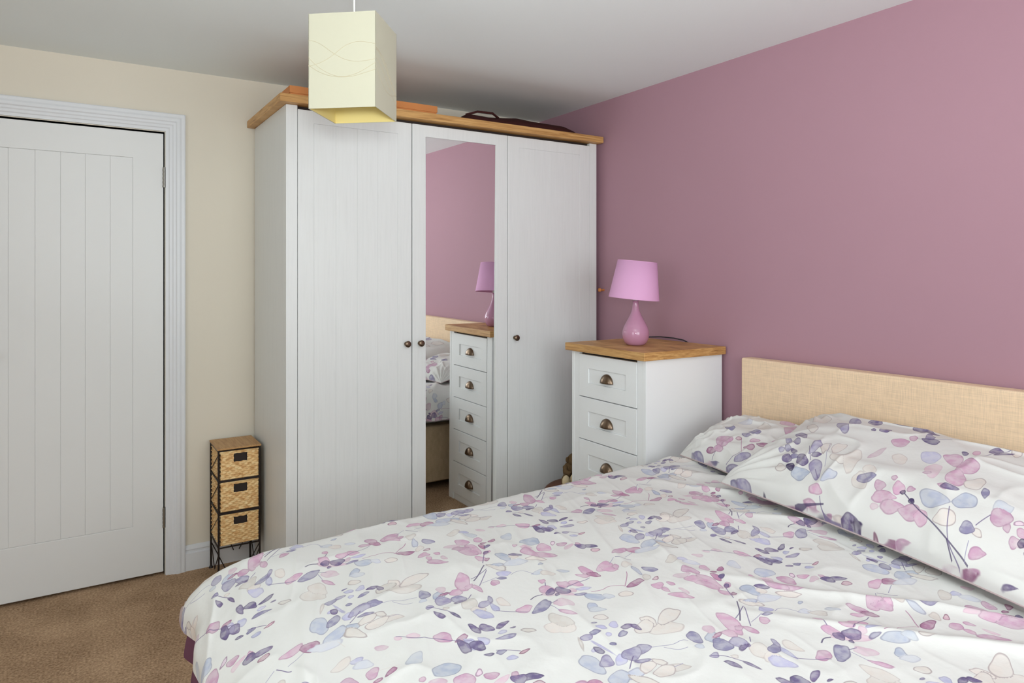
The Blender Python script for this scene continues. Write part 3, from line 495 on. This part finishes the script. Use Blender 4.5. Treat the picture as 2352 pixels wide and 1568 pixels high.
hd = MB().box(-.375, -.335, YB-.004, YB+.004, .93, 1.08).tube([(-.355, YB-.003, 1.02), (-.355, YB-.045, 1.02)], .009, 12).tube([(-.355, YB-.045, 1.02), (-.345, YB-.05, 1.02), (-.25, YB-.05, 1.018)], .008, 12)
obj('door_handle', hd, M['steel'], door)
struct('trim_2', MB().box(DX0_-.03, DX0_, YB+.001, YB+T, 0, DZ).box(DX1_, DX1_+.03, YB+.001, YB+T, 0, DZ).box(DX0_-.03, DX1_+.03, YB+.001, YB+T, DZ, DZ+.03).box(DX0_, DX1_, YB+.048, YB+T, 0, DZ), M['gloss'])
# architrave, mitred, stepped (ogee-like) section: u outwards from the opening, w into the room
prof = [(0, .0), (0, .013), (.012, .013), (.016, .017), (.026, .017), (.031, .021), (.040, .021), (.045, .026), (.056, .026), (.064, .023), (.076, .023), (.080, .020), (.080, 0)]
ax0, ax1, az = DX0_-.003, DX1_+.003, DZ+.003
path = [lambda u, w: (ax0-u, YB-w, 0), lambda u, w: (ax0-u, YB-w, az+u), lambda u, w: (ax1+u, YB-w, az+u), lambda u, w: (ax1+u, YB-w, 0)]
struct('trim_1', MB().sweep(prof, path), M['gloss'])
# skirting boards
sk = [(0, 0), (0, .018), (.078, .018), (.082, .011), (.090, .011), (.094, .015), (.102, .013), (.107, .009), (.112, .004), (.112, 0)]
def skirt(name, f0, f1): struct(name, MB().sweep(sk, [f0, f1]), M['gloss'])
skirt('baseboard_back', lambda u, w: (ax1+.080, YB-w, u), lambda u, w: (XR, YB-w, u))
skirt('baseboard_back_left', lambda u, w: (XL, YB-w, u), lambda u, w: (ax0-.080, YB-w, u))
skirt('baseboard_right', lambda u, w: (XR-w, YB-.02, u), lambda u, w: (XR-w, YF, u))
skirt('baseboard_left', lambda u, w: (XL+w, YF, u), lambda u, w: (XL+w, YB-.02, u))
skirt('baseboard_front', lambda u, w: (XR-.02, YF+w, u), lambda u, w: (XL+.02, YF+w, u))
# ------------------------------------------------------------------ wardrobe
WY = 2.87
wd = thing('wardrobe', 'tall white three-door wardrobe with mirrored middle door and oak cornice', 'wardrobe', (1.545, 3.155, 0))
wx0, wx1, wyb, wzt = .736, 2.354, 3.438, 2.036
cs = MB().box(wx0, wx0+.022, WY+.0205, wyb, 0, wzt).box(wx1-.022, wx1, WY+.0205, wyb, 0, wzt).box(wx0+.022, wx1-.022, WY+.03, wyb, .06, .08).box(wx0+.022, wx1-.022, WY+.024, wyb, wzt-.02, wzt-.001).box(wx0+.022, wx1-.022, wyb-.01, wyb, .08, wzt-.02)
cs.box(wx0, wx0+.046, WY, WY+.0205, 0, wzt).box(wx1-.046, wx1, WY, WY+.0205, 0, wzt).box(wx0+.046, wx1-.046, WY+.02, WY+.035, 0, .075)
obj('carcass', cs, M['white'], wd, bevel=.0015)
obj('cornice_gap_shadow', MB().box(wx0+.046, wx1-.046, WY+.022, WY+.03, 1.99, wzt), M['dark'], wd)  # dark strip painted as the shade between doors and cornice
obj('cornice', MB().box(.703, 2.372, 2.832, 3.45, 2.037, 2.070), M['oakx'], wd, bevel=.003)
xs = [.7835, 1.2885, 1.2925, 1.7955, 1.7985, 2.3065]; dz0, dz1 = .082, 2.021
for k in range(3):
    a, b = xs[2*k], xs[2*k+1]; fr = .066; yf, yk = WY-.001, WY+.019
    d = MB(); zb, zt = dz0+.11, dz1-.053
    d.ring('y', yf, yk, a, b, dz0, dz1, a+fr, b-fr, zb, zt).box(a+fr, b-fr, yf+(.016 if k == 1 else .010), yk-.001, zb, zt)
    dr = obj('door', d, M['white'], wd, bevel=.0016)
    if k == 1:
        dr['label'] = 'middle door with a tall mirror'
        ma, mb_, mz0, mz1 = a+fr+.0006, b-fr-.0006, zb+.0006, zt-.0006; my = lambda x, z: yf+.0006+(x-ma)*.0069+(mz1-z)*.0069
        g_ = MB(); g_.add([(ma,my(ma,mz0),mz0),(mb_,my(mb_,mz0),mz0),(mb_,yf+.0158,mz0),(ma,yf+.0158,mz0),(ma,my(ma,mz1),mz1),(mb_,my(mb_,mz1),mz1),(mb_,yf+.0158,mz1),(ma,yf+.0158,mz1)],
              [(0,3,2,1),(4,5,6,7),(0,1,5,4),(1,2,6,5),(2,3,7,6),(3,0,4,7)])
        obj('mirror', g_, M['mirror'], dr)
    else:
        w4 = (b-a-2*fr)/4
        for q in range(4):
            obj('plank', MB().box(a+fr+q*w4, a+fr+(q+1)*w4, yf+.0007, yf+.0105, zb+.0001, zt-.0001), M['white'], dr, bevel=.0010)
    kx = (b-.026, a+.036, a+.040)[k]
    R = Matrix.Translation((kx, yf, 1.034)) @ Matrix.Rotation(math.radians(90), 4, 'X')
    obj('knob', MB().lathe([(.0001, -.001), (.010, 0), (.009, .003), (.006, .006), (.006, .012), (.012, .016), (.0145, .020), (.0145, .023), (.012, .026), (.006, .0275), (.0001, .028)], 24, R), M['bronze'], dr)
# on top of the wardrobe
ob = thing('card_box', 'long flat orange box lying on top of the wardrobe behind the pendant shade', 'box', (1.13, 3.15, 2.071))
obj('box_tray', MB().box(.787, 1.478, 3.0, 3.28, 2.071, 2.125), M['orange'], ob, bevel=.002)
obj('box_lid', MB().box(.784, 1.481, 2.997, 3.283, 2.118, 2.149), M['orange'], ob, bevel=.002)
# maroon folded bag
P_ = []
topz = [(1.635, 2.076), (1.655, 2.135), (1.685, 2.158), (1.74, 2.160), (1.81, 2.156), (1.90, 2.158), (1.975, 2.164), (2.06, 2.160), (2.14, 2.163), (2.26, 2.166), (2.31, 2.150), (2.33, 2.076)]
ni, nj = len(topz), 14
vs = []; fs = []
for i, (x, z) in enumerate(topz):
    for j in range(nj):
        v = j/(nj-1); e = math.sin(math.pi*v)**.45
        vs.append((x, 2.97+.28*v, 2.0715+(z-2.0715)*e*(1+.12*math.sin(5*v+i)*.5)))
for i in range(ni-1):
    for j in range(nj-1): fs.append((i*nj+j, i*nj+j+1, (i+1)*nj+j+1, (i+1)*nj+j))
mb = MB(); mb.add(vs, fs, True); mb.box(1.64, 2.32, 2.975, 3.245, 2.0711, 2.0722)
bg = thing('folded_bag', 'dark maroon folded bag lying flat on the right of the wardrobe top', 'bag', (1.98, 3.1, 2.071))
obj('bag_body', mb, M['maroon'], bg)
obj('strap', MB().tube([(1.68, 3.08, 2.150), (1.72, 3.03, 2.160), (1.80, 3.02, 2.160), (1.86, 3.06, 2.150)], .006, 8), M['maroon'], bg)
# ------------------------------------------------------------------ chest of drawers
ch = thing('chest_of_drawers', 'narrow white five-drawer chest with a thick oak top beside the bed', 'chest of drawers', (2.15, 2.28, 0))
cx0, cx1, cy0, cy1 = 1.93, 2.374, 2.045, 2.528
obj('carcass', MB().box(cx0, cx1, cy0, cy0+.018, 0, 1.0).box(cx0, cx1, cy1-.018, cy1, 0, 1.0).box(cx0+.001, cx0+.02, cy0+.018, cy0+.052, 0, 1.0).box(cx0+.001, cx0+.02, cy1-.052, cy1-.018, 0, 1.0)
    .box(cx1-.01, cx1, cy0+.018, cy1-.018, .02, 1.0).box(cx0+.012, cx1-.01, cy0+.018, cy1-.018, .035, .05).box(cx0+.006, cx0+.02, cy0+.052, cy1-.052, 0, .040), M['chestw'], ch, bevel=.0012)
obj('inner_shadow', MB().box(cx0+.022, cx0+.03, cy0+.02, cy1-.02, .04, .998), M['dark'], ch).name = 'drawer_gap_shadow'  # dark sheet behind the drawer fronts, painted as shade in their gaps
obj('worktop', MB().box(1.905, 2.380, 2.028, 2.548, 1.0, 1.034), M['chest_oak'], ch, bevel=.003).name = 'top'
a, b = cy0+.0535, cy1-.0535
for k in range(5):
    z1 = .988-k*.19; z0 = z1-.1865; xf, xk = cx0-.001, cx0+.018; m_y = .066; mz0, mz1 = z0+.062, z1-.060
    d = MB().ring('x', xf, xk, a, b, z0, z1, a+m_y, b-m_y, mz0, mz1).box(xf+.005, xk-.001, a+m_y, b-m_y, mz0, mz1)
    dr = obj('drawer', d, M['chestw'], ch, bevel=.0016)
    # cup pull: a quarter of an ellipsoid, open below
    yc, zc = (a+b)/2, (mz0+mz1)/2-.018; w_, h_, dp = .038, .038, .024; vs = []; fs = []; nt, npn = 24, 10
    for i in range(nt+1):
        th = math.pi*i/nt
        for j in range(npn+1):
            ph = math.pi/2*j/npn
            vs.append((xf+.0055-dp*math.sin(th)*math.sin(ph), yc+w_*math.cos(th), zc+h_*math.sin(th)*math.cos(ph)))
    for i in range(nt):
        for j in range(npn): fs.append((i*(npn+1)+j, (i+1)*(npn+1)+j, (i+1)*(npn+1)+j+1, i*(npn+1)+j+1))
    mb = MB(); mb.add(vs, fs, True)
    o = obj('cup_handle', mb, M['bronze'], dr, smooth=True); s_ = o.modifiers.new('t', 'SOLIDIFY'); s_.thickness = .0015; s_.offset = -1
# ------------------------------------------------------------------ table lamp
lx, ly, lz = 2.095, 2.285, 1.0342
lp = thing('table_lamp', 'pink table lamp with a teardrop ceramic base and slightly tilted shade on the chest', 'lamp', (lx, ly, lz))
TR = Matrix.Translation((lx, ly, lz))
obj('lamp_base', MB().lathe([(.0001, 0), (.034, 0), (.040, .003), (.050, .014), (.0565, .030), (.059, .046), (.0575, .062), (.052, .080), (.043, .098), (.033, .116), (.024, .134), (.018, .150), (.0145, .166), (.013, .182), (.0128, .196), (.0001, .197)], 48, TR), M['lampbase'], lp)
tilt = Matrix.Rotation(math.radians(5.4), 4, Vector((.675, .738, 0)).normalized())
TS = TR @ Matrix.Translation((0, 0, .285)) @ tilt
obj('lamp_holder', MB().lathe([(.012, .190), (.012, .225), (.016, .226), (.016, .250)], 24, TR), M['plastic'], lp)
bl = MB().lathe([(.008, .250), (.016, .262), (.022, .285), (.018, .305), (.0001, .314)], 20, TR); obj('bulb', bl, M['plastic'], lp)
R0, R1, H0, H1 = .1105, .0860, -.082, .082
sh = MB().lathe([(R0, H0), (R1, H1), (R1-.002, H1), (R0-.002, H0), (R0, H0)], 64, TS, cap=False)
so = obj('lamp_shade', sh, M['shade'], lp, bevel=0)
for rr, hh in ((R0-.001, H0), (R1-.001, H1)):
    rg = MB().tube([TS @ Vector((rr*math.cos(t*math.pi/24), rr*math.sin(t*math.pi/24), hh)) for t in range(49)], .0016, 6, cap=False)
    obj('shade_ring', rg, M['shade'], lp)
rg = MB()
for q in range(3):
    t = q*2*math.pi/3; rg.tube([TS @ Vector((.016*math.cos(t), .016*math.sin(t), -.04)), TS @ Vector(((R0-.004)*math.cos(t), (R0-.004)*math.sin(t), H0+.003))], .0012, 6)
obj('shade_carrier', rg, M['steel'], lp)
obj('cable', MB().tube([(lx+.03, ly+.02, lz+.010), (lx+.10, ly+.10, lz+.012), (2.26, 2.455, lz+.010), (2.34, 2.46, lz+.010), (2.370, 2.41, lz+.013), (2.372, 2.33, lz+.013), (2.374, 2.27, lz+.008), (2.386, 2.245, lz-.005), (2.3875, 2.236, lz-.03)], .0028, 8), M['cable'], lp)
# peg on the wall beside the wardrobe
tag(obj('wall_peg', MB().lathe([(.006, 0), (.006, .020), (.010, .026), (.010, .033), (.004, .037)], 14, Matrix.Translation((XR, 2.858, 1.262)) @ Matrix.Rotation(math.radians(-90), 4, 'Y')), M['orange'], loc=(XR, 2.858, 1.262)), 'small brown wooden peg on mauve wall at right edge of wardrobe', 'peg')
# ------------------------------------------------------------------ soft toy on a leather holdall, in the gap behind the chest
hb = thing('holdall', 'dark brown leather holdall standing in the gap between bed, chest and wardrobe', 'bag', (2.06, 2.70, 0))
vs = []; fs = []; ni, nj = 25, 24
for i in range(ni):
    u = i/(ni-1); c = 1-abs(2*u-1)**4
    for j in range(nj):
        t = 2*math.pi*j/nj
        sx = math.copysign(abs(math.cos(t))**.5, math.cos(t)); sz = math.copysign(abs(math.sin(t))**.5, math.sin(t))
        vs.append((1.885+.46*u, 2.70+.115*sx*c**.5, .172+.170*sz*(c**.5 if sz > 0 else 1)*1.0))
for i in range(ni-1):
    for j in range(nj):
        k = (j+1) % nj; fs.append((i*nj+j, i*nj+k, (i+1)*nj+k, (i+1)*nj+j))
mb = MB(); mb.add(vs, fs, True); obj('bag_body', mb, M['leather'], hb)
for yy in (2.63, 2.77):
    obj('carry_handle', MB().tube([(2.15, yy, .32), (2.17, yy, .350), (2.20, yy, .356), (2.24, yy, .350), (2.26, yy, .32)], .007, 8), M['leather'], hb)
tx, ty, tz = 2.055, 2.70, .3435
ty_ = thing('soft_toy', 'small brown plush monkey with cream feet and muzzle sitting beside the chest', 'soft toy', (tx, ty, tz))
obj('body', MB().ball((tx, ty, tz+.046), .042, .036, .046), M['fur'], ty_)
hdm = obj('head', MB().ball((tx+.012, ty-.012, tz+.098), .036, .034, .034), M['fur'], ty_)
obj('muzzle', MB().ball((tx+.004, ty-.038, tz+.088), .022, .017, .017), M['furc'], hdm)
for sx in (-1, 1):
    obj('eye', MB().ball((tx+.008+.013*sx, ty-.043, tz+.108), .004, .003, .004, 10, 8), M['black'], hdm)
    obj('ear', MB().ball((tx+.012+.037*sx, ty-.006, tz+.104), .012, .006, .014), M['fur'], hdm)
    lg = obj('leg', MB().tube([(tx+.022*sx, ty, tz+.022), (tx+.026*sx-.045, ty-.045, tz+.022), (tx+.024*sx-.075, ty-.086, tz+.028)], [.020, .018, .020], 14), M['fur'], ty_)
    obj('foot', MB().ball((tx+.023*sx-.082, ty-.100, tz+.036), .021, .013, .027), M['furc'], lg)
    obj('arm', MB().tube([(tx+.034*sx, ty, tz+.068), (tx+.050*sx, ty-.025, tz+.052), (tx+.038*sx, ty-.05, tz+.046)], [.013, .012, .013], 12), M['fur'], ty_)
# ------------------------------------------------------------------ bed
bd = thing('bed', 'double divan bed with a beige linen headboard against the mauve wall', 'bed', (1.33, 1.165, 0))
obj('headboard', MB().box(2.325, 2.385, .38, 1.905, .04, 1.002), M['linen'], bd, bevel=.008, seg=3)
dv = obj('divan_base', MB().box(.33, 2.32, .455, 1.885, .045, .395), M['divan'], bd, bevel=.012, seg=3)
obj('mattress', MB().box(.40, 2.315, .48, 1.862, .396, .540), M['sheet'], bd, bevel=.06, seg=4)
for fx in (.45, 2.2):
    for fy in (.55, 1.78): obj('foot', MB().lathe([(.022, 0), (.025, .01), (.025, .046)], 16, Matrix.Translation((fx, fy, 0))), M['black'], dv)
# duvet
DA, DB = np.array([.37, -.466]), np.array([.828, -.06])
lv = read_leaves(DUV_L); stt = read_stems(DUV_S); LV = []; SV = []
for i in range(-7, 8):
    for j in range(-5, 6):
        o_ = DA*i+DB*j
        if not (-1.6 < o_[0] < 2.4 and -2.2 < o_[1] < 1.8): continue
        for c, a, b, k in lv:
            q = c+o_
            if DX0-.1 < q[0] < DX1+.1 and DY0-.1 < q[1] < DY1+.1: LV.append((q, a, b, k))
        for k, p_ in stt:
            q = p_+o_; m_ = q.mean(0)
            if DX0-.2 < m_[0] < DX1+.2 and DY0-.2 < m_[1] < DY1+.2: SV.append((k, q))
st_ = .0024
S_, T_ = np.meshgrid(np.arange(DX0, DX1, st_), np.arange(DY0, DY1, st_), indexing='ij')
P3 = np.stack(duvet(S_, T_), -1)
bl_ = (1.2, 1.15, .64)
dv = grid_obj('duvet', P3, False, M['print'], None, bl_, print_fields(S_, T_, LV, SV, 4))
tag(dv, 'white duvet printed with mauve and grey watercolour leaves, spread over the bed', 'duvet'); BASE[dv.name] = Vector(bl_)
S2_, T2_ = np.meshgrid(np.linspace(DX0-.002, DX1, 170), np.linspace(DY0-.002, DY1+.002, 150), indexing='ij')
def inset(S, T, dist):
    e = .002; X, Y, Z = duvet(S, T); p0 = np.stack((X, Y, Z), -1)
    ps = np.stack(duvet(S+e, T), -1)-p0; pt = np.stack(duvet(S, T+e), -1)-p0
    n = np.cross(ps, pt); n /= np.linalg.norm(n, axis=-1, keepdims=True)+1e-12
    return p0-n*dist[..., None]
edge_d = np.minimum(np.minimum(S2_-DX0, T2_-DY0), DY1-T2_)
lin_o = grid_obj('lining', inset(S2_, T2_, .0015+.018*sstep(0, .09, edge_d)), True, M['taupe'], dv, bl_)
lin_o.location = (0, 0, 0); lin_o['label'] = 'taupe reverse side of the duvet cover'
for v_ in (lin_o,): pass
# plum piping band hanging just under the foot hem
tt = np.linspace(DY0+.02, DYF+.012, 160); rows = []
for kq in range(7):
    X, Y, Z = duvet(np.full_like(tt, DX0+.001), tt)
    rows.append(np.stack((X+.003-.006*np.sin(kq/6*2)+.003*np.sin(tt*31+kq*.4)*kq/6, Y, Z+.002-.0095*kq+.003*np.sin(tt*23)*kq/6), -1))
bd_ = grid_obj('hem_band', np.array(rows), False, M['plum'], dv, bl_); bd_.location = (0, 0, 0); bd_['label'] = 'plum turned-under hem at the foot'
# pillows
for key, lbl, Lt, St, sc2, res in (('far', 'leaf-printed pillow lying nearest the chest of drawers, half under the other', PB_L, PB_S, (.41, .36), .0024),
                                   ('front', 'large plump leaf-printed pillow in front, overlapping the other pillow', PF_L, PF_S, (.93, .50), .0024)):
    U_, V_ = np.meshgrid(np.arange(0, sc2[0]+res/2, res), np.arange(0, sc2[1]+res/2, res), indexing='ij')
    uu, vv = U_/U_[-1, 0], V_/V_[0, -1]
    LVp = read_leaves(Lt); SVp = read_stems(St)
    if key == 'front':
        for c, a_, b_, k in LV:
            q_ = np.array([c[0]-.62, c[1]-.9])
            if .70 < q_[0] < .95 and -.02 < q_[1] < .52 and (q_[0] > .80 or q_[1] > .4): LVp.append((q_, a_, b_, k))
    top = pillow(key, uu, vv, 1); cc = top.mean((0, 1)); loc = (float(cc[0]), float(cc[1]), .67)
    o = grid_obj('pillow', top, False, M['print'], None, loc, print_fields(U_, V_, LVp, SVp, 7))
    n_ = len(o.data.polygons)
    tag(o, lbl, 'pillow', 'pillows at the head of the bed')
    uu2, vv2 = np.meshgrid(np.linspace(0, 1, 60), np.linspace(0, 1, 44), indexing='ij')
    q = grid_obj('underside', pillow(key, uu2, vv2, -1), True, M['sheet'], o, loc); q.location = (0, 0, 0)
    rim = MB(); t_ = np.linspace(0, 1, 40)
    loop = [pillow(key, np.array([x]), np.array([y]))[0] for x, y in [(a_, 0) for a_ in t_]+[(1, a_) for a_ in t_[1:]]+[(1-a_, 1) for a_ in t_[1:]]+[(0, 1-a_) for a_ in t_[1:]]]
    BASE[o.name] = Vector(loc)
    rim.tube(loop, .0022, 6, cap=False); obj('seam', rim, M['taupe'], o)
# ------------------------------------------------------------------ wicker drawer tower
tw = thing('wicker_drawer_tower', 'slim black metal stand holding three wicker drawers under a wooden top, beside the wardrobe', 'drawer unit', (.625, 3.34, 0))
ux0, ux1, uy0, uy1, ut = .541, .713, 3.232, 3.428, .585
obj('top_panel', MB().box(ux0-.006, ux1+.006, uy0-.006, uy1+.004, ut-.008, ut), M['tophat'], tw, bevel=.002).name = 'top'
for xx in (ux0, ux1):
    for yy in (uy0, uy1): obj('leg', MB().tube([(xx, yy, 0), (xx, yy, ut-.009)], .0042, 8).lathe([(.010, 0), (.008, .004), (.0045, .012)], 12, Matrix.Translation((xx, yy, 0))), M['iron'], tw)
levels = [.151, .300, .440, .571]
for z in levels:
    rl = MB().tube([(ux0, uy0, z), (ux1, uy0, z), (ux1, uy1, z), (ux0, uy1, z), (ux0, uy0, z)], .0035, 8)
    if z in levels[1:3]: rl.box(ux0, ux1, uy0-.003, uy0+.003, z-.008, z+.006)
    obj('rail', rl, M['iron'], tw)
br = MB()
for xx in (ux0, ux1):
    br.tube([(xx, uy0, .125), (xx, (uy0+uy1)/2, .03), (xx, uy1, .125)], .0022, 6)
    for z0_, z1_ in ((.31, .43), (.165, .29), (.45, .56)): br.tube([(xx, uy0, z1_), (xx, uy1, z0_)], .0018, 6)
for yy in (uy0, uy1):
    br.tube([(ux0, yy, .12), (ux0+.045, yy, .02)], .0022, 6).tube([(ux1, yy, .145), (ux1-.05, yy, .06)], .0022, 6)
br.tube([((ux0+ux1)/2, uy1, .151), ((ux0+ux1)/2, uy1, .09), ((ux0+ux1)/2+.012, uy1, .06)], .0022, 6)
obj('brace', br, M['iron'], tw)
def woven(mb, o, du, dv_, n, W_, H_, hole=None, stake=.0135, row=.0088):
    """over-and-under woven panel: o origin, du/dv unit vectors, n outward normal"""
    ni = int(W_/stake*6)+1; nj = int(H_/row*4)+1; vs = []; idx = {}; fs = []
    for i in range(ni):
        for j in range(nj):
            u = W_*i/(ni-1); v = H_*j/(nj-1)
            su = u/stake; r_ = v/row; k = int(r_) % 2
            h = .0046*abs(math.sin(math.pi*r_))*(1+.8*math.cos(2*math.pi*(su*.5+.5*k)))
            vs.append(o+du*u+dv_*v+n*h)
    for i in range(ni-1):
        for j in range(nj-1):
            uc = W_*(i+.5)/(ni-1); vc = H_*(j+.5)/(nj-1)
            if hole and hole[0] < uc < hole[1] and hole[2] < vc < hole[3]: continue
            fs.append((i*nj+j, (i+1)*nj+j, (i+1)*nj+j+1, i*nj+j+1))
    mb.add(vs, fs, True)
V3 = Vector
for k, (z0, z1) in enumerate(((.446, .567), (.307, .432), (.160, .291))):
    mb = MB(); bx0, bx1, by0, by1 = ux0+.007, ux1-.007, uy0-.002, uy1-.006; Wb, Hb, Db = bx1-bx0, z1-z0, by1-by0
    hole = (.054, .110, Hb-.044, Hb-.010)
    woven(mb, V3((bx0, by0, z0)), V3((1, 0, 0)), V3((0, 0, 1)), V3((0, -1, 0)), Wb, Hb, hole)
    woven(mb, V3((bx0, by1, z0)), V3((0, -1, 0)), V3((0, 0, 1)), V3((-1, 0, 0)), Db, Hb)
    woven(mb, V3((bx1, by0, z0)), V3((0, 1, 0)), V3((0, 0, 1)), V3((1, 0, 0)), Db, Hb)
    mb.box(bx0, bx1, by1-.004, by1, z0, z1).box(bx0, bx1, by0, by1, z0, z0+.004)
    mb.tube([(bx0, by0-.001, z1), (bx1, by0-.001, z1), (bx1, by1, z1), (bx0, by1, z1), (bx0, by0-.001, z1)], .0035, 8)
    bk = obj('basket_drawer', mb, M['wicker'], tw)
    hx0, hx1, hz0, hz1 = bx0+hole[0], bx0+hole[1], z0+hole[2], z0+hole[3]
    obj('handle_hole_shadow', MB().box(hx0-.004, hx1+.004, by0+.004, by0+.006, hz0-.004, hz1+.004), M['dark'], bk)  # dark plate behind the opening, painted as the shade inside the basket
# ------------------------------------------------------------------ pendant shade
fwv = Vector((.536, .844, 0)).normalized(); rtv = Vector((fwv.y, -fwv.x, 0))
pc = rtv*-.4705+fwv*2.07; pz0, pz1 = 1.816, 2.087; hs = .0995
th = math.radians(-7.5); ex = (rtv*math.cos(th)+fwv*math.sin(th)); ey = (-rtv*math.sin(th)+fwv*math.cos(th))
pd = thing('pendant_light', 'square cream fabric pendant shade with wavy thread lines hanging from the ceiling', 'ceiling light', (pc.x, pc.y, pz0))
def quad_panel(a, b, nrm, t, z0, z1):
    m_ = MB(); n_ = nrm*t
    pts = [a, b, b-n_, a-n_]
    m_.add([(p.x, p.y, z) for z in (z0, z1) for p in pts], [(0, 1, 2, 3)[::-1], (4, 5, 6, 7), (0, 1, 5, 4), (1, 2, 6, 5), (2, 3, 7, 6), (3, 0, 4, 7)]); return m_
sides = [(-ey, ex), (ex, ey), (ey, -ex), (-ex, -ey)]
rs = random.Random(3)
for n_, t_ in sides:
    a = pc+n_*hs-t_*hs; b = pc+n_*hs+t_*hs
    pn = obj('shade_panel', quad_panel(a, b, n_, .0015, pz0, pz1), M['lightcloth'], pd)
    obj('lining', quad_panel(a-n_*.0016+t_*.002, b-n_*.0016-t_*.002, n_, .0006, pz0+.001, pz1-.001), M['shadein'], pn)
    waves = ([(.72, .0), (.71, .1), (.66, .22), (.57, .38), (.50, .55), (.475, .72), (.485, .88), (.50, 1)], [(.45, 0), (.46, .1), (.50, .25), (.57, .4), (.655, .55), (.69, .72), (.68, .85), (.655, 1)],
             [(.54, 0), (.45, .12), (.37, .28), (.325, .45), (.33, .62), (.37, .78), (.43, .92), (.46, 1)], [(.46, 0), (.39, .14), (.34, .3), (.318, .48), (.325, .68), (.36, .85), (.39, 1)],
             ) if n_ is sides[0][0] or n_ is sides[2][0] else ([(.61, 0), (.60, .15), (.54, .35), (.44, .6), (.34, .85), (.27, 1)], [(.52, 0), (.51, .12), (.44, .35), (.33, .6), (.22, .85), (.16, 1)],
             [(.44, 0), (.33, .2), (.25, .45), (.24, .7), (.27, .85), (.30, 1)], [(.63, 0), (.60, .3), (.50, .55), (.36, .8), (.22, 1)])
    for wv in waves:
        pts = []
        P_ = [V3((u, z, 0)) for z, u in wv]
        for _i in range(2):
            Q_ = [P_[0]]
            for p1, p2 in zip(P_[:-1], P_[1:]): Q_ += [p1*.75+p2*.25, p1*.25+p2*.75]
            P_ = Q_+[P_[-1]]
        obj('thread_line', MB().tube([a+(b-a)*q.x+n_*.0001+V3((0, 0, pz0+(pz1-pz0)*q.y)) for q in P_], .0007, 5), M['wave'], pn)
obj('cord', MB().tube([(pc.x, pc.y, 2.03), (pc.x, pc.y, ZC-.02)], .003, 8), M['plastic'], pd)
obj('bulb_holder', MB().lathe([(.012, 1.985), (.018, 1.99), (.018, 2.02), (.010, 2.04), (.004, 2.045)], 20, Matrix.Translation((pc.x, pc.y, 0))), M['plastic'], pd)
obj('bulb', MB().lathe([(.0001, 1.905), (.018, 1.912), (.028, 1.935), (.022, 1.962), (.012, 1.985)], 20, Matrix.Translation((pc.x, pc.y, 0))), M['plastic'], pd)
sp = MB()
for n_, t_ in sides: sp.tube([pc+V3((0, 0, 2.0))+n_*.016, pc+n_*(hs-.002)+V3((0, 0, pz1-.01))], .0013, 6)
obj('spider', sp, M['plastic'], pd)
obj('ceiling_rose', MB().lathe([(.0001, ZC-.03), (.010, ZC-.03), (.030, ZC-.022), (.036, ZC)], 28, Matrix.Translation((pc.x, pc.y, 0))), M['plastic'], pd)
